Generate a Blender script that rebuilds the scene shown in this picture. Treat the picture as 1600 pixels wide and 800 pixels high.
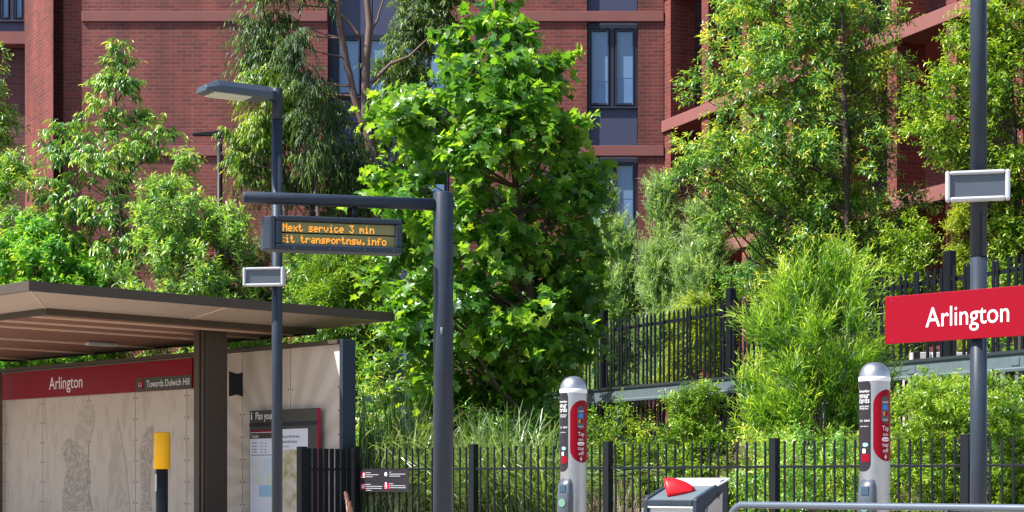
import bpy, math, random
import numpy as np
from mathutils import Vector, Matrix
R = math.radians
random.seed(7)
for o in list(bpy.data.objects): bpy.data.objects.remove(o)
scn = bpy.context.scene
C = scn.collection
# ------------------------------------------------------------------ camera, world, sun, exposure
F = 2800.0; HZ = 750.0; CZ = 1.0
cam = bpy.data.objects.new('camera', bpy.data.cameras.new('camera')); C.objects.link(cam)
cam.location = (0, 0, CZ); cam.rotation_euler = (R(90), 0, 0)
cam.data.sensor_width = 36; cam.data.lens = 36*F/1600; cam.data.shift_y = (HZ-400)/1600
cam.data.clip_end = 2000; cam.data.clip_start = 0.1
scn.camera = cam
EL = R(52); SD = Vector((-0.94*math.cos(EL), -0.34*math.cos(EL), math.sin(EL))).normalized()
w = bpy.data.worlds.new('World'); scn.world = w; w.use_nodes = True
nt = w.node_tree; bg = nt.nodes['Background']
sky = nt.nodes.new('ShaderNodeTexSky'); sky.sky_type = 'NISHITA'; sky.sun_disc = False
sky.sun_elevation = EL; sky.sun_rotation = math.atan2(SD.x, SD.y)
nt.links.new(sky.outputs[0], bg.inputs[0]); bg.inputs[1].default_value = 0.115
sl = bpy.data.lights.new('sun', 'SUN'); sl.energy = 5.0; sl.angle = R(0.5); sl.color = (1, 0.95, 0.87)
so = bpy.data.objects.new('sun', sl); C.objects.link(so)
so.rotation_euler = SD.to_track_quat('Z', 'Y').to_euler()
scn.view_settings.view_transform = 'Standard'; scn.view_settings.look = 'None'
scn.view_settings.exposure = 1.1; scn.view_settings.gamma = 1
scn.render.resolution_x = 1024; scn.render.resolution_y = 512
scn.cycles.max_bounces = 8; scn.cycles.transparent_max_bounces = 8
scn.cycles.caustics_reflective = False; scn.cycles.caustics_refractive = False
# ------------------------------------------------------------------ helpers
U = Vector((1, -1, 0)).normalized(); V = Vector((1, 1, 0)).normalized(); Z = Vector((0, 0, 1))
def W(px, py, Y): return Vector(((px-800)/F*Y, Y, CZ+(HZ-py)/F*Y))
def YS(px, s): return s/(1+(px-800)/F)            # depth of the platform-parallel line x+y=s at that column
def YD(px, d): return d/((px-800)/F-1)            # depth of the cross line x-y=d
def PS(px, py, s): return W(px, py, YS(px, s))

def mat(name, col, rough=0.6, metal=0.0, var=0.12, scale=6.0, bump=0.0, bscale=60.0, spec=0.5, emit=None, es=1.0):
    m = bpy.data.materials.new(name); m.use_nodes = True
    n = m.node_tree.nodes; l = m.node_tree.links; b = n['Principled BSDF']
    b.inputs['Roughness'].default_value = rough; b.inputs['Metallic'].default_value = metal
    b.inputs['Specular IOR Level'].default_value = spec
    tc = n.new('ShaderNodeTexCoord'); no = n.new('ShaderNodeTexNoise'); no.inputs['Scale'].default_value = scale
    no.inputs['Detail'].default_value = 6; no.inputs['Roughness'].default_value = 0.65
    l.new(tc.outputs['Object'], no.inputs['Vector'])
    mx = n.new('ShaderNodeMix'); mx.data_type = 'RGBA'
    mx.inputs[6].default_value = (*[c*(1-var) for c in col], 1); mx.inputs[7].default_value = (*[min(1, c*(1+var)) for c in col], 1)
    l.new(no.outputs['Fac'], mx.inputs[0]); l.new(mx.outputs[2], b.inputs['Base Color'])
    rr = n.new('ShaderNodeMapRange'); rr.inputs[3].default_value = max(0.03, rough-0.08); rr.inputs[4].default_value = min(1, rough+0.1)
    l.new(no.outputs['Fac'], rr.inputs[0]); l.new(rr.outputs[0], b.inputs['Roughness'])
    if bump:
        n2 = n.new('ShaderNodeTexNoise'); n2.inputs['Scale'].default_value = bscale; n2.inputs['Detail'].default_value = 4
        l.new(tc.outputs['Object'], n2.inputs['Vector'])
        bp = n.new('ShaderNodeBump'); bp.inputs['Strength'].default_value = bump; bp.inputs['Distance'].default_value = 0.01
        l.new(n2.outputs['Fac'], bp.inputs['Height']); l.new(bp.outputs[0], b.inputs['Normal'])
    if emit:
        b.inputs['Emission Color'].default_value = (*emit, 1); b.inputs['Emission Strength'].default_value = es
    return m

def brick_mat(name, c1, c2, mortar):
    m = bpy.data.materials.new(name); m.use_nodes = True
    n = m.node_tree.nodes; l = m.node_tree.links; b = n['Principled BSDF']; b.inputs['Roughness'].default_value = 0.75
    uv = n.new('ShaderNodeUVMap'); uv.uv_map = 'UVMap'
    br = n.new('ShaderNodeTexBrick'); br.inputs['Scale'].default_value = 1.0
    br.inputs['Brick Width'].default_value = 0.26; br.inputs['Row Height'].default_value = 0.088
    br.inputs['Mortar Size'].default_value = 0.011; br.inputs['Mortar Smooth'].default_value = 0.1; br.inputs['Bias'].default_value = -0.1
    br.inputs['Color1'].default_value = (*c1, 1); br.inputs['Color2'].default_value = (*c2, 1); br.inputs['Mortar'].default_value = (*mortar, 1)
    l.new(uv.outputs[0], br.inputs['Vector'])
    tc = n.new('ShaderNodeTexCoord'); no = n.new('ShaderNodeTexNoise'); no.inputs['Scale'].default_value = 0.7; no.inputs['Detail'].default_value = 8
    mp = n.new('ShaderNodeMapping'); mp.inputs['Scale'].default_value = (1, 1, 0.35)
    l.new(tc.outputs['Object'], mp.inputs[0]); l.new(mp.outputs[0], no.inputs['Vector'])
    mp2 = n.new('ShaderNodeMapping'); mp2.inputs['Scale'].default_value = (1.3, 1.3, 0.12); n3 = n.new('ShaderNodeTexNoise'); n3.inputs['Scale'].default_value = 1.6; n3.inputs['Detail'].default_value = 7
    l.new(tc.outputs['Object'], mp2.inputs[0]); l.new(mp2.outputs[0], n3.inputs['Vector'])
    r3 = n.new('ShaderNodeMapRange'); r3.inputs[1].default_value = 0.35; r3.inputs[2].default_value = 0.65; r3.inputs[3].default_value = 0.75; r3.inputs[4].default_value = 1.15; l.new(n3.outputs['Fac'], r3.inputs[0])
    mu = n.new('ShaderNodeMath'); mu.operation = 'MULTIPLY'; l.new(r3.outputs[0], mu.inputs[0])
    hs = n.new('ShaderNodeHueSaturation'); r = n.new('ShaderNodeMapRange'); r.inputs[1].default_value = 0.3; r.inputs[2].default_value = 0.7
    r.inputs[3].default_value = 0.62; r.inputs[4].default_value = 1.3
    l.new(no.outputs['Fac'], r.inputs[0]); l.new(r.outputs[0], mu.inputs[1]); l.new(mu.outputs[0], hs.inputs['Value']); l.new(br.outputs['Color'], hs.inputs['Color']); l.new(hs.outputs[0], b.inputs['Base Color'])
    bp = n.new('ShaderNodeBump'); bp.inputs['Strength'].default_value = 0.9; bp.inputs['Distance'].default_value = 0.012; bp.invert = True
    l.new(br.outputs['Fac'], bp.inputs['Height']); l.new(bp.outputs[0], b.inputs['Normal'])
    return m

def leaf_mat(name, cols, trans=0.4, rough=0.38, spec=0.5):
    m = bpy.data.materials.new(name); m.use_nodes = True
    n = m.node_tree.nodes; l = m.node_tree.links; b = n['Principled BSDF']; out = n['Material Output']
    b.inputs['Roughness'].default_value = rough; b.inputs['Specular IOR Level'].default_value = spec
    at = n.new('ShaderNodeAttribute'); at.attribute_name = 'tint'
    rp = n.new('ShaderNodeValToRGB'); e = rp.color_ramp.elements
    e[0].position = 0; e[0].color = (*cols[0], 1); e[1].position = 1; e[1].color = (*cols[-1], 1)
    for i in range(1, len(cols)-1):
        x = e.new(i/(len(cols)-1)); x.color = (*cols[i], 1)
    l.new(at.outputs['Fac'], rp.inputs[0]); l.new(rp.outputs[0], b.inputs['Base Color'])
    tr = n.new('ShaderNodeBsdfTranslucent'); g = n.new('ShaderNodeMix'); g.data_type = 'RGBA'; g.blend_type = 'MULTIPLY'; g.inputs[0].default_value = 1
    l.new(rp.outputs[0], g.inputs[6]); g.inputs[7].default_value = (1.9, 1.75, 0.6, 1); l.new(g.outputs[2], tr.inputs[0])
    ms = n.new('ShaderNodeMixShader'); ms.inputs[0].default_value = trans
    l.new(b.outputs[0], ms.inputs[1]); l.new(tr.outputs[0], ms.inputs[2]); l.new(ms.outputs[0], out.inputs[0])
    return m

def finish_uv(me):
    uvl = me.uv_layers.new(name='UVMap')
    for p in me.polygons:
        nx, ny, nz = p.normal
        if abs(nz) < 0.7:
            h = math.hypot(nx, ny); tx, ty = -ny/h, nx/h
            for li in p.loop_indices:
                c = me.vertices[me.loops[li].vertex_index].co; uvl.data[li].uv = (c.x*tx+c.y*ty, c.z)
        else:
            for li in p.loop_indices:
                c = me.vertices[me.loops[li].vertex_index].co; uvl.data[li].uv = (c.x, c.y)

def wl(o):                                           # world location of a thing (no rotations are used above parts)
    v = Vector((0, 0, 0))
    while o is not None: v += o.location; o = o.parent
    return v

class MB:
    def __init__(s): s.v = []; s.f = []; s.sm = []
    def add(s, vs, fs, smooth=False):
        b = len(s.v); s.v += [Vector(v) for v in vs]; s.f += [tuple(b+i for i in f) for f in fs]; s.sm += [smooth]*len(fs); return s
    def box(s, c, size, x=Vector((1, 0, 0)), z=Z):
        x = Vector(x).normalized(); y = z.cross(x).normalized(); h = [k/2 for k in size]; c = Vector(c)
        vs = [c + x*(sx*h[0]) + y*(sy*h[1]) + z*(sz*h[2]) for sz in (-1, 1) for sx, sy in ((-1, -1), (1, -1), (1, 1), (-1, 1))]
        return s.add(vs, [(3, 2, 1, 0), (4, 5, 6, 7), (0, 1, 5, 4), (1, 2, 6, 5), (2, 3, 7, 6), (3, 0, 4, 7)])
    def prism(s, poly, d):                           # planar polygon pushed along d (a Vector)
        n = len(poly); vs = [Vector(p) for p in poly] + [Vector(p)+d for p in poly]
        nn = Vector((0, 0, 0))
        for i in range(n): nn += vs[i].cross(vs[(i+1) % n])
        fs = [tuple(range(n-1, -1, -1)), tuple(range(n, 2*n))] + [(i, (i+1) % n, n+(i+1) % n, n+i) for i in range(n)]
        if nn.dot(d) < 0: fs = [tuple(reversed(f)) for f in fs]
        return s.add(vs, fs)
    def tube(s, path, rad, k=8, cap=True):
        path = [Vector(p) for p in path]; n = len(path)
        if not hasattr(rad, '__len__'): rad = [rad]*n
        vs = []; ref = None
        for i, p in enumerate(path):
            t = (path[min(i+1, n-1)]-path[max(i-1, 0)]).normalized()
            if ref is None: ref = Vector((1, 0, 0)) if abs(t.x) < 0.8 else Vector((0, 1, 0))
            a = (ref - t*ref.dot(t)).normalized(); ref = a; b = t.cross(a)
            for j in range(k):
                q = 2*math.pi*j/k; vs.append(p + (a*math.cos(q)+b*math.sin(q))*rad[i])
        fs = [(i*k+j, i*k+(j+1) % k, (i+1)*k+(j+1) % k, (i+1)*k+j) for i in range(n-1) for j in range(k)]
        s.add(vs, fs, True)
        if cap:
            b = len(s.v)-len(vs)
            s.f.append(tuple(b+j for j in reversed(range(k)))); s.f.append(tuple(b+(n-1)*k+j for j in range(k))); s.sm += [False, False]
        return s
    def lathe(s, c, prof, k=24, arc=None):           # prof: (r, z); arc: (a0, a1) radians for an open shell
        c = Vector(c); a0, a1 = arc if arc else (0, 2*math.pi); m = k if not arc else k+1
        vs = [c + Vector((r*math.cos(a0+(a1-a0)*j/k), r*math.sin(a0+(a1-a0)*j/k), z)) for r, z in prof for j in range(m)]
        fs = []
        for i in range(len(prof)-1):
            for j in range(k):
                j2 = (j+1) % m if not arc else j+1
                fs.append((i*m+j, i*m+j2, (i+1)*m+j2, (i+1)*m+j))
        return s.add(vs, fs, True)
    def build(s, name, m, parent=None, bevel=0, at=None, label=None):
        base = wl(parent) if parent else Vector((0, 0, 0))
        if at is None: at = base
        me = bpy.data.meshes.new(name); me.from_pydata([tuple(v-Vector(at)) for v in s.v], [], s.f); me.update()
        me.polygons.foreach_set('use_smooth', s.sm)
        finish_uv(me); me.materials.append(m)
        o = bpy.data.objects.new(name, me); C.objects.link(o)
        if parent: o.parent = parent
        o.location = Vector(at)-base
        if bevel:
            b = o.modifiers.new('b', 'BEVEL'); b.width = bevel; b.segments = 2; b.limit_method = 'ANGLE'; b.angle_limit = R(40)
        if label: o['label'] = label
        return o

def thing(name, label, cat, loc, group=None):
    o = bpy.data.objects.new(name, None); C.objects.link(o); o.location = loc; o.empty_display_size = 0.1
    o['label'] = label; o['category'] = cat
    if group: o['group'] = group
    return o
def copy_tree(o, parent=None):
    c = o.copy(); C.objects.link(c); c.parent = parent
    for ch in list(o.children): copy_tree(ch, c)
    return c
def clone_part(o, offset):
    c = o.copy(); C.objects.link(c); c.location = o.location + Vector(offset)
    for ch in list(o.children): copy_tree(ch, c)
    return c

def text(s, origin, xdir, width, height, m, parent, name='lettering', depth=0.002, align='L', up=Z):
    """lettering fitted to width x height (cap height) metres, lower left corner at origin, facing xdir x up"""
    cu = bpy.data.curves.new('t', 'FONT'); cu.body = s; cu.extrude = 0; cu.resolution_u = 3; cu.space_line = 0.9
    cu.offset = 0.002
    to = bpy.data.objects.new('t', cu); C.objects.link(to)
    dg = bpy.context.evaluated_depsgraph_get(); me0 = bpy.data.meshes.new_from_object(to.evaluated_get(dg))
    bpy.data.objects.remove(to)
    co = np.empty(len(me0.vertices)*3); me0.vertices.foreach_get('co', co); co = co.reshape(-1, 3)
    x0, x1 = co[:, 0].min(), co[:, 0].max(); y0, y1 = (0, 0.73) if '\n' not in s else (co[:, 1].min(), co[:, 1].max())
    sx = width/(x1-x0); sy = height/(y1-y0)
    xd = Vector(xdir).normalized(); nrm = xd.cross(up).normalized()
    mb = MB(); vs = [Vector(origin) + xd*((c[0]-x0)*sx) + up*((c[1]-y0)*sy) + nrm*depth for c in co]
    mb.add(vs, [tuple(p.vertices) for p in me0.polygons])
    return mb.build(name, m, parent)

# ------------------------------------------------------------------ foliage engine
TPL = {
 'ovate': ([(0,0,0),(0,.33,-.03),(0,.68,-.03),(0,1,-.12),(-.42,.3,.05),(-.36,.66,.04),(.42,.3,.05),(.36,.66,.04)],
           [(0,6,1),(1,6,7,2),(2,7,3),(0,1,4),(1,2,5,4),(2,3,5)]),
 'lance': ([(0,0,0),(0,.5,-.02),(0,1,-.15),(-.5,.4,.05),(.5,.4,.05)], [(0,4,1),(1,4,2),(0,1,3),(1,2,3)]),
 'maple': ([(0,0,0),(0,.4,-.05),(.3,-.1,.05),(.52,.08,.02),(.4,.3,.07),(.6,.64,.02),(.3,.62,.06),(.22,.78,.03),(0,1.08,-.2),
            (-.22,.78,.03),(-.3,.62,.06),(-.6,.64,.16),(-.4,.3,.1),(-.52,.08,.16),(-.3,-.1,.05)],
           [(0,2,3,1),(1,3,4),(1,4,5),(1,5,6),(1,6,7),(1,7,8),(1,8,9),(1,9,10),(1,10,11),(1,11,12),(1,12,13),(0,1,13,14)]),
 'needle': ([(-.5,0,0),(.5,0,0),(.2,1,-.05),(-.2,1,-.05)], [(0,1,2,3)]),
}
def norm(a): return a/np.maximum(np.linalg.norm(a, axis=-1, keepdims=True), 1e-9)
def foliage_mesh(name, P, D, N, L, Wd, tint, tpl, m, parent, base):
    tv, tf = TPL[tpl]; tv = np.array(tv, float); k = len(tv); n = len(P)
    D = norm(D); N = norm(N - D*(N*D).sum(-1, keepdims=True)); B = np.cross(D, N)
    vs = (P[:, None] + B[:, None]*(tv[None, :, 0:1]*Wd[:, None, None]) + D[:, None]*(tv[None, :, 1:2]*L[:, None, None]) + N[:, None]*(tv[None, :, 2:3]*L[:, None, None]))
    vs = (vs - np.array(base)).reshape(-1, 3)
    lt = np.array([len(f) for f in tf]); fl = np.concatenate([np.array(f) for f in tf])
    loops = (fl[None] + (np.arange(n)*k)[:, None]).ravel(); tot = np.tile(lt, n); st = np.concatenate([[0], np.cumsum(tot)[:-1]])
    me = bpy.data.meshes.new(name); me.vertices.add(len(vs)); me.vertices.foreach_set('co', vs.astype('f').ravel())
    me.loops.add(len(loops)); me.loops.foreach_set('vertex_index', loops.astype('i'))
    me.polygons.add(len(tot)); me.polygons.foreach_set('loop_start', st.astype('i')); me.polygons.foreach_set('loop_total', tot.astype('i'))
    a = me.attributes.new('tint', 'FLOAT', 'POINT'); a.data.foreach_set('value', np.repeat(np.clip(tint, 0, 1), k).astype('f'))
    me.update(calc_edges=True); me.validate(); me.materials.append(m)
    o = bpy.data.objects.new(name, me); C.objects.link(o)
    if parent: o.parent = parent
    return o
def gz(x, y):                                        # height of the planted bank
    t = min(1, max(0, (x+y-21.7)/7.5)); t = t*t*(3-2*t)
    return 1.65*t
def sample_profile(prof, Y, n, rng, depthf, inset, bias):
    ys = np.array([p[0] for p in prof], float); xl = np.array([p[1] for p in prof], float); xr = np.array([p[2] for p in prof], float)
    out = []
    yy = np.linspace(ys[0], ys[-1], 200); ww = np.interp(yy, ys, xr)-np.interp(yy, ys, xl); cdf = np.cumsum(ww); cdf = cdf/cdf[-1]
    py = np.interp(rng.random(n), cdf, yy); l = np.interp(py, ys, xl); r = np.interp(py, ys, xr)
    ins = inset/Y*F; hw = np.maximum((r-l)/2-ins, 1.5); xc = (l+r)/2
    rho = rng.random(n)**bias; ph = rng.random(n)*2*math.pi
    px = xc + hw*rho*np.cos(ph); dep = hw/F*Y*depthf*rho*np.sin(ph)
    Yd = Y+dep; X = (px-800)/F*Y; Zz = CZ+(HZ-py)/F*Y
    ctr = np.stack([(xc-800)/F*Y, np.full(n, Y), Zz], 1)
    return np.stack([X, Yd, Zz], 1), ctr
def plant(name, label, cat, Y, prof, m, leaf=(0.1, 0.04), tpl='ovate', clumps=75, cr=0.25, shoots=12, per=8, slen=0.25, droop=0.2,
          updir=0.4, bias=0.5, depthf=0.8, trunk=None, bark=None, seed=1, group=None, limbs=30, limb_r=0.012, base=None, tb=0.35, spread=0.9, young=0.35, kind=None):
    rng = np.random.default_rng(seed)
    cc, ctr = sample_profile(prof, Y, clumps, rng, depthf, cr*0.7, bias)
    bx = base if base is not None else ((prof[-1][1]+prof[-1][2])/2)
    bX = (bx-800)/F*Y; bz = gz(bX, Y); t = thing(name, label, cat, (bX, Y, bz), group)
    n = clumps*shoots; ci = np.repeat(np.arange(clumps), shoots)
    outw = norm(cc-ctr)[ci]
    sd = norm(norm(rng.normal(size=(n, 3))) + outw*0.55 + np.array([0, 0, updir]))
    sp = cc[ci] + norm(rng.normal(size=(n, 3)))*cr*(rng.random((n, 1))**0.5)*np.array([1, 1, 0.75])
    csh = np.clip(rng.normal(tb, 0.09 if tpl == 'maple' else 0.13, clumps), 0, 1)[ci]
    k = n*per; si = np.repeat(np.arange(n), per); tt = np.tile((np.arange(per)+0.6)/per, n)
    tt = tt + rng.normal(0, .04, k)
    sdd = sd[si] + np.array([0, 0, -droop*0.5])*tt[:, None]
    P = sp[si] + sdd*(tt*slen*(0.7+0.6*rng.random(n))[si])[:, None]
    a = np.cross(sd, norm(rng.normal(size=(n, 3)))); a = norm(a)[si]; b = np.cross(sd[si], a)
    ph = np.tile(np.arange(per)*2.4, n) + np.repeat(rng.random(n)*6.28, per)
    rad = a*np.cos(ph)[:, None]+b*np.sin(ph)[:, None]
    D = norm(sd[si]*(1.15-spread*(1-tt[:, None]*0.5)) + rad*spread + rng.normal(size=(k, 3))*0.18 + np.array([0, 0, -droop]))
    N = norm(np.array([0, 0, 1.0]) + rad*0.3 + rng.normal(size=(k, 3))*(0.6 if tpl == 'maple' else .45) + sd[si]*0.4)
    sc = (0.6+0.7*rng.random(k))*(1.12-0.38*tt)
    tint = csh[si] + rng.normal(0, .1, k) + young*(tt-0.5)*rng.random(k)*2
    # leafy crown and woody part
    foliage_mesh('crown' if trunk else 'foliage', P, D, N, leaf[0]*sc, leaf[1]*sc, tint, tpl, m, t, wl(t))
    mb = MB()
    if trunk:
        stems = trunk if isinstance(trunk[0][0], (list, tuple)) else [trunk]
        pts = []
        for st in stems:
            path = [Vector(((q[0]-800)/F*Y, Y + (q[3] if len(q) > 3 else 0), CZ+(HZ-q[1])/F*Y)) for q in st]; rads = [q[2] for q in st]
            sm = []; rr = []
            for i in range(len(path)-1):
                for j in range(4):
                    f = j/4; sm.append(path[i].lerp(path[i+1], f) + Vector((rng.normal()*.1*rads[i], rng.normal()*.1*rads[i], 0))); rr.append(rads[i]*(1-f)+rads[i+1]*f)
            sm.append(path[-1]); rr.append(rads[-1]); mb.tube(sm, rr, 9); pts += list(zip(sm, rr))
    else: pts = [(Vector((bX+rng.normal()*.05, Y+rng.normal()*.05, bz)), 0.02)]
    for i in rng.permutation(clumps)[:limbs]:
        e = Vector(cc[i]); best = min(pts, key=lambda q: (q[0]-e).length + (1.5 if q[0].z > e.z-0.15 else 0) + 0.6*abs((e-q[0]).to_2d().length-(e.z-q[0].z)))
        s0 = best[0]; L = (e-s0).length; r0 = min(best[1]*0.6, limb_r*(0.6+L*0.5))
        mid = s0.lerp(e, .5) + Vector((rng.normal()*.06*L, rng.normal()*.06*L, -0.06*L if trunk else 0.05*L))
        mb.tube([s0, s0.lerp(mid, .5)+Vector((0, 0, -.015*L)), mid, mid.lerp(e, .55)+Vector((0, 0, .02*L)), e], [r0, r0*.8, r0*.65, r0*.45, r0*.25], 5, False)
    mb.build('trunk' if trunk else 'stems', bark or BARK, t)
    return t
def tussock(name, label, cat, px, py_base, Y, n, length, m, seed, spread=0.55, width=0.012, rx=0.15, group=None, z0=None, stiff=0.0):
    rng = np.random.default_rng(seed); X = (px-800)/F*Y; z0 = gz(X, Y) if z0 is None else z0
    K = 8; tt = np.linspace(0, 1, K)
    az = rng.random(n)*6.283; ln = length*(0.6+0.5*rng.random(n)); lean = spread*(0.15+rng.random(n))
    b0 = np.stack([X+rng.normal(0, rx, n), Y+rng.normal(0, rx*.6, n), np.full(n, z0)], 1)
    h = np.stack([np.cos(az), np.sin(az), np.zeros(n)], 1)
    r = lean[:, None]*tt**(1.5)*ln[:, None]; zz = ln[:, None]*(tt - (0.55-stiff)*(lean[:, None]+.25)*tt**2.6)
    ctr = b0[:, None] + h[:, None]*r[:, :, None] + np.array([0, 0, 1.])*zz[:, :, None]
    df = np.maximum(0, 21.32-(ctr[:, :, 0]+ctr[:, :, 1]))/2; ctr[:, :, 0] += df; ctr[:, :, 1] += df      # blades stay behind the fence line
    if X < 0: ctr[:, :, 0] = np.maximum(ctr[:, :, 0], -0.0855*ctr[:, :, 1] + rng.random((n, 1))*.08)
    side = np.cross(h, [0, 0, 1.]) + rng.normal(0, .3, (n, 3)); side = norm(side)
    wd = width*(1-0.85*tt**2)
    A = ctr+side[:, None]*wd[None, :, None]/2; Bq = ctr-side[:, None]*wd[None, :, None]/2
    t = thing(name, label, cat, (X, Y, z0), group)
    vs = np.stack([A, Bq], 2).reshape(-1, 3)-np.array(t.location)
    fs = [(i*K*2+j*2, i*K*2+j*2+1, i*K*2+j*2+3, i*K*2+j*2+2) for i in range(n) for j in range(K-1)]
    me = bpy.data.meshes.new('blades'); me.from_pydata(vs.tolist(), [], fs)
    a = me.attributes.new('tint', 'FLOAT', 'POINT'); a.data.foreach_set('value', np.repeat(np.clip(rng.normal(.45, .22, n), 0, 1), K*2).astype('f'))
    me.materials.append(m); o = bpy.data.objects.new('blades', me); C.objects.link(o); o.parent = t
    return t

# ------------------------------------------------------------------ materials
M = {}
M['steel_grey'] = mat('painted_steel_grey', (0.026, 0.036, 0.053), 0.42, 0.0, 0.25, 7, 0.05, 200, spec=0.2)
M['black'] = mat('black_paint', (0.012, 0.014, 0.019), 0.42, 0, 0.15, 8, spec=0.2)
M['fence_black'] = mat('fence_black_paint', (0.007, 0.009, 0.013), 0.42, 0, 0.2, 12, spec=0.2)
M['bronze'] = mat('bronze_brown_paint', (0.07, 0.054, 0.042), 0.5, 0, 0.12, 4, spec=0.2)
M['bronze_pale'] = mat('bronze_brown_metal', (0.16, 0.125, 0.1), 0.45, 0.2, 0.1, 4, spec=0.2)  # paler, slightly metallic bronze for canopy roof and joint post
M['soffit'] = mat('timber_look_soffit', (0.17, 0.075, 0.05), 0.6, 0, 0.18, 2, spec=0.2)
M['batten'] = mat('pale_batten', (0.72, 0.54, 0.44), 0.5, 0, 0.1, 4, spec=0.2)
M['red'] = mat('sign_red', (0.225, 0.001, 0.011), 0.45, 0, 0.04, 3, spec=0.12)
M['white'] = mat('white_paint', (0.8, 0.8, 0.8), 0.4, 0, 0.03, 5, spec=0.2)
M['bezel'] = mat('white_plastic', (0.42, 0.44, 0.48), 0.4, 0, 0.06, 7, spec=0.2)
M['stainless'] = mat('brushed_stainless', (0.42, 0.41, 0.42), 0.34, 0.9, 0.08, 14, 0.1, 300)
M['yellow'] = mat('yellow_paint', (0.85, 0.42, 0.008), 0.35, 0, 0.05, 5, spec=0.2)
M['galv'] = mat('galvanised_steel', (0.12, 0.16, 0.18), 0.5, 0.2, 0.22, 9, spec=0.2)
M['dark_sign'] = mat('dark_sign_face', (0.022, 0.02, 0.025), 0.45, 0, 0.06, 4, spec=0.2)
M['olive_sign'] = mat('dark_olive_sign_face', (0.055, 0.05, 0.04), 0.45, 0, 0.06, 4, spec=0.2)
M['concrete'] = mat('pale_concrete', (0.4, 0.34, 0.28), 0.85, 0, 0.12, 1.2, 0.2, 30)
M['soil'] = mat('mulch_soil', (0.07, 0.05, 0.032), 0.95, 0, 0.4, 5, 0.6, 25)
M['asphalt'] = mat('asphalt', (0.05, 0.05, 0.052), 0.9, 0, 0.2, 3, 0.3, 60)
M['band'] = mat('pink_concrete_band', (0.225, 0.092, 0.085), 0.75, 0, 0.2, 1.1, 0.2, 30, spec=0.2)
M['frame'] = mat('window_frame_blue_grey', (0.03, 0.036, 0.062), 0.4, 0, 0.08, 5, spec=0.2)
M['spandrel'] = mat('spandrel_blue_grey', (0.06, 0.068, 0.125), 0.5, 0, 0.06, 1.5, spec=0.2)
M['pane'] = mat('blue_sky_tint_glass', (0.13, 0.23, 0.42), 0.1, 0, 0.45, 0.9)  # blue tint with the sky's reflection painted into the pane colour
M['pane_dark'] = mat('dark_glass', (0.02, 0.025, 0.04), 0.1, 0, 0.2, 0.8)
M['blind'] = mat('pale_blind_behind_glass', (0.15, 0.25, 0.41), 0.15, 0, 0.12, 1.5)
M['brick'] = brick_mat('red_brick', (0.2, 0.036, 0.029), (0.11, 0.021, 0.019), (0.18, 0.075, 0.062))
M['brick_shaded'] = brick_mat('shaded_red_brick', (0.12, 0.03, 0.036), (0.08, 0.022, 0.028), (0.13, 0.05, 0.05))  # same brick darkened for recessed walls, their shade put into the colour
M['led'] = mat('led_amber', (0.5, 0.2, 0.01), 0.5, 0, 0, 1, emit=(1.0, 0.32, 0.02), es=0.8)
M['led_back'] = mat('led_panel', (0.2, 0.19, 0.06), 0.4, 0, 0.15, 20)
M['glass_grey'] = mat('grey_mesh_face', (0.07, 0.082, 0.105), 0.3, 0.1, 0.15, 14)
M['lens'] = mat('lamp_lens', (0.52, 0.58, 0.46), 0.15, 0, 0.2, 20)
M['blue'] = mat('card_blue', (0.02, 0.18, 0.6), 0.4, 0, 0.02)
M['orange'] = mat('card_orange', (0.75, 0.2, 0.02), 0.4, 0, 0.02)
M['paper'] = mat('poster_paper', (0.66, 0.68, 0.74), 0.5, 0, 0.04, 6, spec=0.2)
M['green_mark'] = mat('reader_green', (0.12, 0.25, 0.2), 0.4, 0, 0.02)
M['rose'] = mat('crimson_side', (0.45, 0.01, 0.05), 0.4, 0, 0.03, spec=0.2)
M['ink'] = mat('ink', (0.06, 0.06, 0.07), 0.6, 0, 0.02)
M['map_blue'] = mat('map_water', (0.3, 0.5, 0.66), 0.5, 0, 0.05)
M['screen'] = mat('reader_screen', (0.03, 0.07, 0.11), 0.1, 0, 0.1)
BARK = mat('bark_brown', (0.085, 0.058, 0.042), 0.85, 0, 0.35, 9, 0.6, 40)
BARK_E = mat('bark_eucalypt', (0.13, 0.08, 0.064), 0.75, 0, 0.3, 5, 0.35, 18)
BARK_D = mat('bark_dark', (0.045, 0.03, 0.025), 0.85, 0, 0.3, 9, 0.4, 40)

def mesh_soffit_mat():
    m = mat('perforated_soffit', (0.45, 0.36, 0.3), 0.55, 0.1, 0.08, 3)
    n = m.node_tree.nodes; l = m.node_tree.links; b = n['Principled BSDF']
    uv = n.new('ShaderNodeTexCoord'); vo = n.new('ShaderNodeTexVoronoi'); vo.inputs['Scale'].default_value = 26; vo.inputs['Randomness'].default_value = 0
    mp = n.new('ShaderNodeMapping'); mp.inputs['Rotation'].default_value = (0, 0, R(20)); mp.inputs['Scale'].default_value = (1, 1, 0.01)
    l.new(uv.outputs['Object'], mp.inputs[0]); l.new(mp.outputs[0], vo.inputs[0])
    r = n.new('ShaderNodeMapRange'); r.inputs[1].default_value = 0.28; r.inputs[2].default_value = 0.36
    src = b.inputs['Base Color'].links[0].from_socket
    mx = n.new('ShaderNodeMix'); mx.data_type = 'RGBA'; mx.inputs[6].default_value = (0.035, 0.028, 0.022, 1)
    l.new(vo.outputs['Distance'], r.inputs[0]); l.new(r.outputs[0], mx.inputs[0]); l.new(src, mx.inputs[7]); l.new(mx.outputs[2], b.inputs['Base Color'])
    return m
M['perf'] = mesh_soffit_mat()

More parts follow.
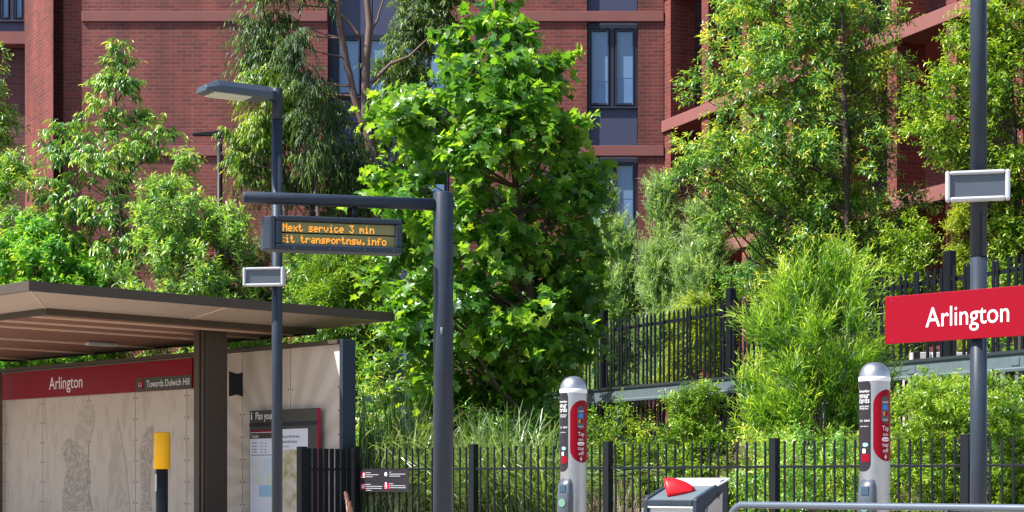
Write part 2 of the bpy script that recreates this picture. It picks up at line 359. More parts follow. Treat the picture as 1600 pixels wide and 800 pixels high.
def wall_mat(rays=None, name='beige_panel'):
    """pale printed fibre cement; rays = local (along, z) centre of the printed sunburst"""
    m = mat(name, (0.56, 0.48, 0.41), 0.7, 0, 0.12, 1.3)
    n = m.node_tree.nodes; l = m.node_tree.links; b = n['Principled BSDF']; src = b.inputs['Base Color'].links[0].from_socket
    uv = n.new('ShaderNodeUVMap'); uv.uv_map = 'UVMap'
    mp = n.new('ShaderNodeMapping'); mp.inputs['Scale'].default_value = (3.0, 0.7, 1); l.new(uv.outputs[0], mp.inputs[0])
    no = n.new('ShaderNodeTexNoise'); no.inputs['Scale'].default_value = 2.2; no.inputs['Detail'].default_value = 8; no.inputs['Distortion'].default_value = 1.2
    l.new(mp.outputs[0], no.inputs[0])
    r = n.new('ShaderNodeMapRange'); r.inputs[1].default_value = 0.52; r.inputs[2].default_value = 0.62; l.new(no.outputs['Fac'], r.inputs[0])
    mx = n.new('ShaderNodeMix'); mx.data_type = 'RGBA'; mx.blend_type = 'MULTIPLY'; mx.inputs[7].default_value = (0.86, 0.84, 0.81, 1)
    l.new(src, mx.inputs[6]); l.new(mx.outputs[2], b.inputs['Base Color'])
    if rays:
        sx = n.new('ShaderNodeSeparateXYZ'); l.new(uv.outputs[0], sx.inputs[0])
        a = n.new('ShaderNodeMath'); a.operation = 'SUBTRACT'; a.inputs[1].default_value = rays[0]; l.new(sx.outputs[0], a.inputs[0])
        c = n.new('ShaderNodeMath'); c.operation = 'SUBTRACT'; c.inputs[1].default_value = rays[1]; l.new(sx.outputs[1], c.inputs[0])
        at = n.new('ShaderNodeMath'); at.operation = 'ARCTAN2'; l.new(a.outputs[0], at.inputs[0]); l.new(c.outputs[0], at.inputs[1])
        k = n.new('ShaderNodeMath'); k.operation = 'MULTIPLY'; k.inputs[1].default_value = 26; l.new(at.outputs[0], k.inputs[0])
        s = n.new('ShaderNodeMath'); s.operation = 'SINE'; l.new(k.outputs[0], s.inputs[0])
        r2 = n.new('ShaderNodeMapRange'); r2.inputs[1].default_value = -0.6; r2.inputs[2].default_value = 0.6; r2.inputs[4].default_value = 1.0
        l.new(s.outputs[0], r2.inputs[0]); l.new(r2.outputs[0], mx.inputs[0]); 
    else: l.new(r.outputs[0], mx.inputs[0])
    return m

# ------------------------------------------------------------------ setting: ground, platform, bank
def struct(o): o['kind'] = 'structure'; return o
g = MB(); g.add([(-300, -100, -0.25), (300, -100, -0.25), (300, 600, -0.25), (-300, 600, -0.25)], [(0, 1, 2, 3)]); struct(g.build('ground', M['asphalt']))
def sd(s, d, z): return Vector(((s+d)/2, (s-d)/2, z))
p = MB(); p.prism([sd(8.5, 30, -0.24), sd(8.5, -70, -0.24), sd(21.65, -70, -0.24), sd(21.65, 30, -0.24)], Vector((0, 0, 0.24))); struct(p.build('platform', M['concrete']))
bk = MB(); ns, nd = 60, 60
vs = []
for i in range(ns+1):
    for j in range(nd+1):
        s = 21.6 + (i/ns)*60; d = -75+(j/nd)*110; q = sd(s, d, 0); vs.append((q.x, q.y, gz(q.x, q.y)+0.03*math.sin(s*3.1+d*1.7)+(-0.3 if i == 0 else 0)))
bk.add(vs, [(i*(nd+1)+j, i*(nd+1)+j+1, (i+1)*(nd+1)+j+1, (i+1)*(nd+1)+j) for i in range(ns) for j in range(nd)], True)
struct(bk.build('planted_bank', M['soil']))

# ------------------------------------------------------------------ brick building
B0 = 42.0; k_ = B0/F
def bx(px, Y=B0): return (px-800)/F*Y
def bz(py, Y=B0): return CZ+(HZ-py)/F*Y
bld = thing('brick_building', 'red brick apartment block with pink concrete bands and blue windows behind the trees', 'building', (bx(500), B0, 0))
ZT = 17.0; ZB = 0.3
def wallbox(x0, x1, y0, y1, z0, z1, m='brick', name='wall'):
    mb = MB(); mb.box(((x0+x1)/2, (y0+y1)/2, (z0+z1)/2), (x1-x0, y1-y0, z1-z0)); return mb.build(name, M[m], bld)
wallbox(bx(128), bx(512), B0, B0+0.9, ZB, ZT)
wallbox(bx(702), bx(917), B0, B0+0.9, ZB, ZT)
wallbox(bx(997), bx(1037), B0, B0+0.9, ZB, ZT)
# faceted pier to the left: sunlit splayed face, dark return
pts = [(bx(39, 43.9), 43.9), (bx(83, 41.9), 41.9), (bx(86, 42.5), 42.55), (bx(104, 42.5), 42.45), (bx(104, 42.5), 42.2), (bx(128), 42.2), (bx(128), 43.9)]
mb = MB(); mb.prism([Vector((x, y, ZB)) for x, y in pts], Vector((0, 0, ZT-ZB))); mb.build('wall', M['brick'], bld)
# recessed left wall with window strip
wl_y = 44.6
wallbox(-22, bx(60, wl_y), wl_y, wl_y+0.6, ZB, bz(76, wl_y), 'brick_shaded')
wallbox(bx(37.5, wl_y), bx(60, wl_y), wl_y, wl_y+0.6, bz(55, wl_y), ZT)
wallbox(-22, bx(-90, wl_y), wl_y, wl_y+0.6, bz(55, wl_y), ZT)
wallbox(-22, bx(60, wl_y), wl_y-0.45, wl_y+0.5, bz(75, wl_y), bz(56, wl_y), 'band', 'ledge')
# string courses
bandp = [(18, 34), (228, 244), (438, 454), (-192, -176)]
for (a, b_) in bandp:
    for (x0, x1) in ((128, 512), (702, 1037)):
        mb = MB(); X0, X1 = bx(x0)-(0.02 if x0 != 128 else 0), bx(x1)-0.003
        mb.box(((X0+X1)/2, B0-0.02, (bz(a)+bz(b_))/2), (X1-X0, 0.06, bz(a)-bz(b_))); mb.build('string_course', M['band'], bld, 0.008)
# roof slab
mb = MB(); mb.box(((bx(90)+bx(1037)+18)/2, B0+7, ZT+0.1), (bx(1037)+18-bx(90), 13, 0.3)); mb.build('roof', M['band'], bld)
mb = MB(); mb.box((bx(560), B0+8.4, 8.6), (22.5, 10, 16.4)); mb.build('wall', M['brick_shaded'], bld)
def window(x0, x1, ztop, zbot, Y, cols, blind=True, dark=False):
    mb = MB(); fw = 0.07; h = ztop-zbot; n = cols; xs = [x0+(x1-x0)*i/n for i in range(n+1)]
    mb.box(((x0+x1)/2, Y, ztop-fw/2), (x1-x0, 0.1, fw)); mb.box(((x0+x1)/2, Y, zbot+fw/2), (x1-x0, 0.1, fw))
    mb.box(((x0+x1)/2, Y-0.05, zbot+0.01), (x1-x0, 0.12, 0.04))
    for i, x in enumerate(xs):
        e = 0.035 if i == 0 else (-0.035 if i == n else 0)
        mb.box((x+e, Y, (ztop+zbot)/2), (fw if i in (0, n) else 0.1, 0.1, h-2*fw))
    for i in range(n):                                # sash
        a, c = xs[i]+0.07, xs[i+1]-0.07
        for xx in (a+0.03, c-0.03): mb.box((xx-(.012 if xx < (a+c)/2 else -.012), Y-0.035, (ztop+zbot)/2), (0.03, 0.06, h-2*fw-0.02))
        for zz in (ztop-fw-0.035, zbot+fw+0.035): mb.box(((a+c)/2, Y-0.035, zz), (c-a-0.11, 0.06, 0.05))
    f = mb.build('window', M['frame'], bld, 0.006)
    pm = MB()
    for i in range(n):
        a, c = xs[i]+0.09, xs[i+1]-0.09; pm.box(((a+c)/2, Y+0.012, (ztop+zbot)/2), (c-a, 0.02, h-2*fw-0.05))
    pn = pm.build('pane', M['pane_dark'] if dark else M['pane'], f)
    bm_ = MB()
    for i in range(n):
        a, c = xs[i]+0.1, xs[i+1]-0.1; hb_ = (h-2*fw)*(.62, .7, .45, .8, .55, .66)[(i+int(abs(ztop)*3)) % 6]; bm_.box(((a+c)/2, Y-0.001, ztop-fw-.03-hb_/2), (c-a, 0.004, hb_))
    bm_.build('blind', M['blind'], f)
def spandrel(x0, x1, ztop, zbot, Y, n=1):
    mb = MB()
    for i in range(n):
        a = x0+(x1-x0)*i/n; c = x0+(x1-x0)*(i+1)/n; mb.box(((a+c)/2, Y, (ztop+zbot)/2), (c-a-(0.02 if n > 1 else 0), 0.06, ztop-zbot))
    mb.build('spandrel_panel', M['spandrel'], bld, 0.004)
for f_ in range(-1, 3):                               # floors, 210 px pitch
    o_ = f_*210
    window(bx(918), bx(996), bz(38+o_), bz(168+o_), B0+0.16, 2)
    spandrel(bx(918), bx(996), bz(168.3+o_), bz(228+o_), B0+0.14)
    spandrel(bx(918), bx(996), bz(244+o_)-0.0, bz(247.7+o_), B0+0.14)
    window(bx(521), bx(700), bz(50+o_), bz(150+o_), B0+0.3, 4)
    spandrel(bx(521), bx(700), bz(150.3+o_), bz(259.7+o_), B0+0.3, 3)
    window(bx(-90, wl_y), bx(37, wl_y), bz(-90, wl_y), bz(31.7, wl_y), wl_y+0.2, 6) if f_ == 0 else None
spandrel(bx(-90, wl_y), bx(36.5, wl_y), bz(32.3, wl_y), bz(56, wl_y), wl_y+0.2)
mb = MB(); mb.box((bx(516.5), B0+0.5, 8.6), (0.14, 0.5, 16.6)); mb.build('wall', M['frame'], bld)
# wing coming forward on the right
WD = Vector((0.38, -0.925, 0)).normalized(); WN = Vector((0.925, 0.38, 0)).normalized(); Q0 = Vector((bx(1037), B0, 0))
WL = 18.5
slabs = [9.15-0.0, 6.0, 12.3, 2.85, 15.45]
for z in slabs:
    mb = MB(); c = Q0+WD*(WL/2)+WN*0.95; mb.box((c.x, c.y, z+0.125), (WL+0.06, 2.0, 0.27), WD); mb.build('floor_slab', M['band'], bld, 0.01)
for i in range(11):
    t_ = i*1.82+0.16; zz = sorted(slabs)
    for a, b_ in zip([0.3]+[z+0.27 for z in zz], zz+[17.0]):
        if b_-a < 0.3: continue
        mb = MB(); c = Q0+WD*t_+WN*(0.335); mb.box((c.x, c.y, (a+b_)/2-0.005), (0.31, 0.63, b_-a-0.004), WD); mb.build('pier', M['brick'], bld)
mb = MB(); c = Q0+WD*(WL/2)+WN*1.95
mb.box((c.x, c.y, 8.65), (WL+0.1, 0.3, 16.7), WD); mb.build('wall', M['brick_shaded'], bld)
for z in sorted(slabs):
    for i in range(10):
        if i % 2 == 0 or z > 16: continue
        a = Q0+WD*(i*1.82+1.05)+WN*1.77
        mb = MB(); mb.box((a.x, a.y, z+0.27+1.1), (1.1, 0.06, 2.1), WD); f = mb.build('window', M['frame'], bld)
        mb = MB(); a2 = a-WN*0.035; mb.box((a2.x, a2.y, z+0.27+1.1), (0.92, 0.02, 1.9), WD); mb.build('pane', M['pane_dark'], f)

# ------------------------------------------------------------------ street furniture
# --- platform shelter
Zt = 3.27
sh = thing('platform_shelter', 'bronze coloured tram stop shelter with sloping perforated canopy edge over the beige station wall', 'shelter', sd(19, -30, 0))
D0, D1, S0, S1 = -25.9, -40.0, 14.9, 22.72           # outer canopy
d0, d1, s0, s1 = -27.25, -38.7, 16.0, 21.9          # soffit
def ring(name, S0, S1, D0, D1, za, zb, w_, m, bev=0.004):  # rectangular fascia ring of thickness w_
    mb = MB(); O = [(S0, D0), (S1, D0), (S1, D1), (S0, D1)]; I = [(S0+w_, D0-w_), (S1-w_, D0-w_), (S1-w_, D1+w_), (S0+w_, D1+w_)]
    vs = [sd(a, b, za) for a, b in O]+[sd(a, b, za) for a, b in I]+[sd(a, b, zb) for a, b in O]+[sd(a, b, zb) for a, b in I]
    fs = []
    for i in range(4):
        j = (i+1) % 4; fs += [(8+i, 8+j, 12+j, 12+i), (i, 4+i, 4+j, j), (i, j, 8+j, 8+i), (4+j, 4+i, 12+i, 12+j)]
    mb.add(vs, fs); o = mb.build(name, m, sh)
    import bmesh
    bm = bmesh.new(); bm.from_mesh(o.data); bmesh.ops.recalc_face_normals(bm, faces=bm.faces); bm.to_mesh(o.data); bm.free(); return o
ring('canopy_fascia', S0, S1, D0, D1, Zt-0.115, Zt, 0.06, M['bronze'])
mb = MB(); mb.prism([sd(S0+.07, D0-.07, Zt-0.04), sd(S1-.07, D0-.07, Zt-0.04), sd(S1-.07, D1+.07, Zt-0.04), sd(S0+.07, D1+.07, Zt-0.04)], Vector((0, 0, 0.03))); mb.build('canopy_roof', M['bronze_pale'], sh)
# sloping perforated underside, one panel per bay, with pale joints
O = [(S0+.06, D0-.06), (S1-.06, D0-.06), (S1-.06, D1+.06), (S0+.06, D1+.06)]; I = [(s0, d0), (s1, d0), (s1, d1), (s0, d1)]
zo, zi = Zt-0.11, 3.075
mb = MB(); jb = MB()
for i in range(4):
    j = (i+1) % 4; nseg = 2 if i % 2 == 0 else 4
    for k in range(nseg):
        f0, f1 = k/nseg, (k+1)/nseg
        if i % 2 == 0: pass
        def L2(P, Q, f, z): return sd(P[0]+(Q[0]-P[0])*f, P[1]+(Q[1]-P[1])*f, z)
        a, b_, c_, d_ = L2(O[i], O[j], f0, zo), L2(O[i], O[j], f1, zo), L2(I[i], I[j], f1, zi), L2(I[i], I[j], f0, zi)
        mb.add([a, b_, c_, d_, a+Z*.02, b_+Z*.02, c_+Z*.02, d_+Z*.02], [(0, 1, 2, 3), (7, 6, 5, 4)])
        jb.tube([a-Z*.004, d_-Z*.004], 0.007, 6)
mb.build('perforated_edge', M['perf'], sh); jb.build('joint_trim', M['batten'], sh)
ring('soffit_frame', s0, s1, d0, d1, 2.995, 3.085, 0.05, M['bronze'])
mb = MB(); mb.prism([sd(s0+.06, d0-.06, 3.02), sd(s1-.06, d0-.06, 3.02), sd(s1-.06, d1+.06, 3.02), sd(s0+.06, d1+.06, 3.02)], Vector((0, 0, 0.04))); mb.build('soffit', M['soffit'], sh)
mb = MB()
for i, d_ in enumerate((-27.9, -29.0, -30.1, -32.7, -35.1, -37.9)):
    a, b_ = sd(s0+.1, d_, 3.008), sd(s1-.1, d_, 3.008)
    mb.box((a+b_)/2, ((b_-a).length, 0.035, 0.024), V)
mb.build('batten', M['batten'], sh)
mb = MB(); c = sd(20.2, -32.2, 2.985); mb.box(c, (0.5, 0.12, 0.05), V); mb.build('soffit_light', M['bezel'], sh, 0.01)
# columns (box sections with a flange) along the shelter
def column(d_, s_=19.95):
    c = sd(s_, d_, 0); mb = MB()
    mb.box(c+Z*1.5, (0.3, 0.34, 3.0), U)
    mb.box(c-V*0.195+Z*1.5, (0.09, 0.05, 3.0), U); mb.box(c-V*0.19+U*0.1+Z*1.5, (0.04, 0.04, 3.0), U)
    o = mb.build('column', M['bronze'], sh, 0.006); return c
cc_ = column(W(329, 0, 24.2).x - 24.2, W(329, 0, 24.2).x + 24.2)
column(-38.2, 19.95)
mb = MB(); b0 = cc_+U*0.14+V*0.2+Z*2.3
hexp = [(0, .17), (0.12, .14), (0.22, .165), (0.22, -.165), (0.12, -.14), (0, -.17)]
mb.prism([b0+V*x_+Z*z_ for x_, z_ in hexp], U*0.02); mb.build('bracket', M['black'], sh)

# --- station wall (printed panels) behind the shelter
SW = 20.96
pE = PS(531, 0, SW); wallE = Vector((pE.x, pE.y, 0)); pL = PS(-150, 0, SW); wallL = Vector((pL.x, pL.y, 0)); wlen = (wallE-wallL).length
swt = thing('station_wall', 'beige printed panel wall with bolted joints under the shelter canopy', 'wall', wallE)
def wp(px, z, off=0): q = PS(px, 0, SW); return Vector((q.x, q.y, z)) - V*off
uc = PS(440, 0, SW); rays = (uc.x*U.x+uc.y*U.y, 1.0)
joints = [-150, 6, 65, 137, 210, 290, 377, 452, 531]
base = wl(swt)
for a, b_ in zip(joints[:-1], joints[1:]):
    A, Bq = wp(a, 0), wp(b_, 0); mid = (A+Bq)/2+V*0.04; mb = MB(); L = (Bq-A).length
    mb.box(mid+Z*1.42, (L-0.012, 0.04, 2.68), U)
    m_ = wall_mat(rays=((uc-base).dot(U), 1.05), name='beige_panel_rays') if a >= 290 else M.setdefault('panelm', wall_mat())
    mb.build('panel', m_, swt)
    bm_ = MB()
    for z in [0.35+0.31*i for i in range(7)]:
        for e_ in (0.045, L-0.045):
            q = A+U*e_+Z*z+V*0.02; bm_.tube([q, q-V*0.008], 0.009, 8)
    bm_.build('bolt_heads', M['bronze'], swt)
mb = MB(); mid = (wallE+wallL)/2+V*0.13; mb.box(mid+Z*1.4, (wlen, 0.1, 2.72), U); mb.build('backing', M['bronze'], swt)
mb = MB(); mid = (wallE+wallL)/2+V*0.08; mb.box(mid+Z*2.79, (wlen+.01, 0.26, 0.05), U); mb.build('capping', M['bronze'], swt, 0.005)
mb = MB(); c = wallE+U*0.045+V*0.1; mb.box(c-U*.01+Z*1.41, (0.07, 0.22, 2.82), U); mb.build('end_post', M['steel_grey'], swt, 0.006)
mb = MB(); c = wp(0, 0)+V*0.0; mb.box(c+Z*1.38-V*0.03, (0.09, 0.1, 2.74), U); mb.build('panel_joint_post', M['bronze_pale'], swt, 0.005)
# faint printed pictures on the panels, as in the photo: thin printed films
def film(name, pts, m):                              # pts: (px, py) outline on the wall
    mb = MB(); mb.prism([PS(x_, y_, SW)-V*0.0-V*0.003+V*0.02 for x_, y_ in pts], -V*0.0015); return mb.build(name, m, swt)
def print_mat(name, c1, c2, sc):
    m = mat(name, c1, 0.7, 0, 0.0, 1); n = m.node_tree.nodes; l = m.node_tree.links; b = n['Principled BSDF']
    tc = n.new('ShaderNodeTexCoord'); no = n.new('ShaderNodeTexNoise'); no.inputs['Scale'].default_value = sc; no.inputs['Detail'].default_value = 9; no.inputs['Distortion'].default_value = 2.5
    l.new(tc.outputs['Object'], no.inputs[0]); r = n.new('ShaderNodeMapRange'); r.inputs[1].default_value = .44; r.inputs[2].default_value = .58; l.new(no.outputs[0], r.inputs[0])
    mx = n.new('ShaderNodeMix'); mx.data_type = 'RGBA'; mx.inputs[6].default_value = (*c1, 1); mx.inputs[7].default_value = (*c2, 1); l.new(r.outputs[0], mx.inputs[0]); l.new(mx.outputs[2], b.inputs['Base Color'])
    return m
PR1 = print_mat('sepia_print', (0.34, 0.28, 0.23), (0.5, 0.43, 0.37), 8); PR2 = print_mat('faint_print', (0.45, 0.375, 0.31), (0.53, 0.455, 0.385), 3)
film('printed_picture', [(94, 700), (104, 684), (118, 690), (134, 712), (140, 740), (138, 770), (144, 799), (96, 799), (98, 760), (102, 730)], PR1)
film('printed_picture', [(116, 684), (122, 640), (128, 632), (145, 632), (147, 660), (140, 684), (132, 700), (122, 694)], PR2)
film('printed_picture', [(182, 652), (188, 680), (196, 735), (202, 799), (166, 799), (168, 730), (176, 680)], PR2)
film('printed_picture', [(217, 700), (228, 668), (238, 664), (238, 700), (232, 760), (236, 799), (220, 799)], PR1)

# --- red name strip on the wall
ns_ = thing('name_board', 'long red station name board high on the beige shelter wall, in canopy shade', 'sign', wp(150, 2.3, 0.03))
A, Bq = wp(7, 0), wp(304, 0); L = (Bq-A).length
mb = MB(); mb.box((A+Bq)/2-V*0.03+Z*2.515, (L, 0.03, 0.43), U); mb.build('board', M['red'], ns_, 0.004)
mb = MB(); A2 = wp(217, 0); L2_ = (Bq-A2).length; mb.box((A2+Bq)/2-V*0.049+Z*2.4, (L2_, 0.008, 0.19), U); mb.build('direction_panel', M['olive_sign'], ns_)
def onwall(px, py, off): q = PS(px, py, SW); return q-V*off
q = onwall(81, 609, 0.046); text('Arlington', q, U, (wp(133, 0)-wp(81, 0)).length, 0.205, M['white'], ns_)
q = onwall(234, 605.5, 0.055); text('Towards Dulwich Hill', q, U, (wp(301, 0)-wp(234, 0)).length, 0.105, M['white'], ns_)
q = onwall(225, 601, 0.058); mb = MB(); mb.box(q, (0.115, 0.006, 0.13), U); mb.build('route_badge', M['red'], ns_)
q = onwall(222.3, 604.6, 0.062); text('L1', q, U, 0.07, 0.07, M['white'], ns_)

# --- map board
mbd = thing('information_board', 'dark framed trip planning board with map and poster on the shelter wall', 'notice board', wp(455, 0, 0.1))
A, Bq = wp(400, 0), wp(506, 0); L = (Bq-A).length; cen = (A+Bq)/2
mb = MB(); mb.box(cen-V*0.08+Z*1.13, (L, 0.06, 1.62), U); mb.build('case', M['olive_sign'], mbd, 0.006)
mb = MB(); mb.box(Bq+U*0.004-V*0.085+Z*1.13, (0.008, 0.05, 1.62), U); mb.build('side_strip', M['rose'], mbd, 0.004)
mb = MB(); mb.box(cen-V*0.112+Z*1.745, (L-0.004, 0.012, 0.05), U); mb.build('header_rail', M['black'], mbd, 0.003)
def card(px0, px1, py0, py1, m, off, name, pyr=None):
    a, b_ = onwall(px0, py0, off), onwall(px1, py0, off); zt = onwall(px0, py0, off).z; zb = onwall(px0, py1, off).z
    c = (a+b_)/2; mb = MB(); mb.box((c.x, c.y, (zt+zb)/2), ((b_-a).length, 0.004, zt-zb), U); return mb.build(name, m, mbd)
off = 0.116
card(401.5, 446, 673, 830, M['paper'], off, 'map_sheet'); card(401.5, 446, 673, 676, M['red'], off+.004, 'map_heading'); card(401.5, 446, 677, 686, M['olive_sign'], off+.004, 'map_heading')
card(416, 446, 758, 776, M['map_blue'], off+.004, 'map_area'); card(404, 446, 711, 712, M['ink'], off+.004, 'rule'); 
def noise_print(name, a, b, c):
    m = mat(name, a, 0.5, 0, 0, 1); n = m.node_tree.nodes; l = m.node_tree.links; bb = n['Principled BSDF']
    tc = n.new('ShaderNodeTexCoord'); no = n.new('ShaderNodeTexNoise'); no.inputs['Scale'].default_value = 6; no.inputs['Detail'].default_value = 8
    rp = n.new('ShaderNodeValToRGB'); e = rp.color_ramp.elements; e[0].position = .38; e[0].color = (*a, 1); e[1].position = .62; e[1].color = (*c, 1); x = e.new(.5); x.color = (*b, 1)
    l.new(tc.outputs['Object'], no.inputs[0]); l.new(no.outputs[0], rp.inputs[0]); l.new(rp.outputs[0], bb.inputs['Base Color']); return m
card(403, 445, 716, 757, noise_print('map_print', (.5, .6, .68), (.62, .64, .68), (.56, .62, .42)), off+.003, 'map_area')
card(446.5, 492, 671, 830, M['paper'], off, 'poster')
card(447, 491.5, 703, 828, noise_print('poster_photo', (.3, .26, .08), (.5, .42, .3), (.6, .52, .45)), off+.004, 'poster_picture')
zz_ = Vector((0, 0, 0))
text('Plan your trip', onwall(411, 656, off-0.003+.01), U, (wp(450, 0)-wp(411, 0)).length, 0.105, M['white'], mbd)
text('i', onwall(403.5, 656.5, off-0.003+.01), U, 0.03, 0.11, M['white'], mbd)
text('Once you find the way', onwall(448.5, 684.5, off+.004), U, 0.42, 0.04, M['ink'], mbd)
text('to work with a friend', onwall(448.5, 692.5, off+.004), U, 0.36, 0.04, M['ink'], mbd)
text('Learn more', onwall(448.5, 699, off+.004), U, 0.2, 0.022, M['ink'], mbd)
text('Timetable', onwall(404, 684.5, off+.006), U, 0.16, 0.045, M['white'], mbd)
for py in (692, 697, 702, 706):
    card(405, 412, py, py+1, M['ink'], off+.004, 'text_line'); card(419, 421, py, py+1.3, M['ink'], off+.004, 'text_line'); card(425, 427, py, py+1.3, M['ink'], off+.004, 'text_line')

# --- yellow help point
Yh = 22.6; c = W(253, 800, Yh); c.z = 0
hp = thing('help_point', 'yellow topped emergency help point on a dark post before the shelter wall', 'help point', c)
ztop = 1+(HZ-675)/F*Yh; zm = 1+(HZ-733)/F*Yh
mb = MB(); mb.lathe(c, [(0.0, zm), (0.1, zm), (0.104, zm+0.01), (0.104, ztop-0.02), (0.09, ztop-0.004), (0, ztop)], 28); mb.build('head', M['yellow'], hp)
mb = MB(); mb.lathe(c, [(0.0, 0), (0.076, 0), (0.076, zm+0.02), (0, zm+.02)], 24); mb.build('post', M['black'], hp)
mb = MB(); q = c+Vector((-0.062, -0.055, zm-0.17)); mb.box(q, (0.03, 0.03, 0.23), Vector((.75, -.6, 0)).normalized()); mb.build('speak_panel', M['stainless'], hp, 0.012)
for i, (s_, z_) in enumerate((('Emergency', ztop-.1), ('help point', ztop-.14), ('Push button', ztop-.29), ('to talk to', ztop-.32), ('the operator', ztop-.35))):
    q = c+Vector((-0.09, -0.06, z_)); xd = Vector((.62, -.35, 0)).normalized(); text(s_, c+Vector((-0.1, -0.045, z_)), Vector((.8, -.6, 0)).normalized(), 0.085, 0.018, M['ink'], hp, depth=0.003)

# --- lamp post with square head
Yl = 18.8; pl = W(433, 800, Yl); pl.z = 0; zt = bz(138, Yl)
lp = thing('lamp_post', 'tall grey lamp post with a long flat lamp head, standing before the shelter', 'lamp post', pl)
zc = bz(187, Yl)
mb = MB(); mb.tube([pl, pl+Z*(zc-0.006)], 0.057, 24); mb.build('pole', M['steel_grey'], lp)
mb = MB(); mb.tube([pl+Z*zc, pl+Z*(zt-0.008), pl+Z*zt], [0.058, 0.058, 0.05], 24); mb.build('pole_top', M['steel_grey'], lp)
hd = Vector((-0.83, -0.56, 0)).normalized(); hs = Z.cross(hd)
zh = bz(153, Yl)
mb = MB(); mb.box(pl+hd*0.09+Z*(zh+0.01), (0.12, 0.1, 0.1), hd); mb.build('arm', M['steel_grey'], lp, 0.006)
# head: extruded shoebox with sloped shoulders, nose cut down
sec = [(-.15, -.06), (.15, -.06), (.155, 0.0), (.105, .068), (-.105, .068), (-.155, 0.0)]
o0 = pl+hd*0.12+Z*(zh+.015); o1 = pl+hd*0.72+Z*(zh+.015); o2 = pl+hd*0.86+Z*(zh+.015)
vs = [o0+hs*a+Z*b_ for a, b_ in sec]+[o1+hs*a+Z*b_ for a, b_ in sec]+[o2+hs*a*.85+Z*(b_*.5-.03) for a, b_ in sec]; vs2 = vs
fs = [(i+6*r, (i+1) % 6+6*r, (i+1) % 6+6*(r+1), i+6*(r+1)) for i in range(6) for r in (0, 1)]+[(5, 4, 3, 2, 1, 0), (12, 13, 14, 15, 16, 17)]
mb = MB(); mb.add(vs, fs); hdo = mb.build('lamp_head', mat('lamp_head_grey', (.055, .07, .095), .32, .3, .08, 6, spec=.5), lp, 0.008)
mb = MB(); q = pl+hd*0.56+Z*(zh-.05); mb.box(q, (0.42, 0.24, 0.02), hd); mb.build('lens', M['lens'], hdo, 0.004)
# --- loudspeakers (white frame, grey mesh)
def speaker(label, pole, prad, Y, px0, px1, py0, py1, ang, back):
    xd = Vector((math.cos(ang), math.sin(ang), 0)); nn = xd.cross(Z)
    c = W((px0+px1)/2, (py0+py1)/2, Y); wd = (px1-px0)/F*Y/math.cos(ang); h = (py1-py0)/F*Y
    t = thing('loudspeaker', label, 'loudspeaker', c, 'box loudspeakers on the poles')
    b = 0.13*h; mb = MB(); dp = 0.09
    for sx in (-1, 1): mb.box(c+xd*sx*(wd/2-b*.6), (b*1.2, dp, h), xd)
    for sz in (-1, 1): mb.box(c+Z*sz*(h/2-b/2), (wd-2.4*b, dp, b), xd)
    mb.build('frame', M['bezel'], t, 0.012)
    mb = MB(); mb.box(c+nn*-0.01*-1, (wd-2.4*b, 0.012, h-2*b), xd); mb.build('grille', M['glass_grey'], t)
    mb = MB(); mb.box(c-nn*0.055, (0.12, 0.05, 0.12), xd); mb.build('bracket', M['steel_grey'], t)
    for dz in (-.3, .3): mb = MB(); mb.lathe(Vector((pole.x, pole.y, c.z+dz*h)), [(prad+.001, -.009), (prad+.0035, -.009), (prad+.0035, .009), (prad+.001, .009)], 28); mb.build('strap', M['galv'], t)
    mb = MB(); a = c-nn*.03-Z*h/2+xd*wd*.2; e = Vector((pole.x, pole.y, c.z-h*.9))+nn*prad+xd*prad*.3; mb.tube([a, a-Z*.04, (a+e)/2-Z*.05, e, e-Z*.3], .005, 6); mb.build('cable', M['black'], t)
speaker('smaller white framed loudspeaker on the lamp post above the shelter roof', pl, .057, Yl-0.13, 380, 445, 418, 447, R(-8), 0.06)

# --- display post with cantilever arm
Yp = 15.5; pp = W(692.5, 800, Yp); pp.z = 0; ztp = bz(301, Yp)
xd = Vector((math.cos(R(14)), math.sin(R(14)), 0)); nn = xd.cross(Z)
dp_ = thing('display_post', 'thick dark grey post with a horizontal arm carrying the amber display', 'post', pp)
mb = MB(); mb.tube([pp, pp+Z*(ztp-.01), pp+Z*ztp], [.087, .087, .08], 32); mb.build('post', M['steel_grey'], dp_)
mb = MB(); a0 = pp+Z*3.38-xd*0.08; a1 = pp+Z*3.38-xd*1.72; mb.tube([a0, a1+xd*.01, a1], [.052, .052, .046], 24); mb.build('arm', M['steel_grey'], dp_)
mb = MB(); q = pp+nn*0.086+Z*bz(517, Yp)-Vector((0, 0, 0)); mb.lathe(Vector((q.x-.03, q.y, 0)), [(0, bz(525, Yp)), (.012, bz(523, Yp)), (.012, bz(513, Yp)), (0, bz(512, Yp))], 10); mb.build('cable_boss', M['galv'], dp_)
def lz(l, z, off=0): return pp - xd*l + nn*off + Z*z
ds = thing('led_display', 'dark LED sign reading next service in amber dots, hung below the arm', 'display', lz(0.95, 2.92))
la, lb, zb_, zt_ = 0.375, 1.455, bz(395, 15.25), bz(341, 15.25)
hh = zt_-zb_
mb = MB(); cx = (la+lb)/2
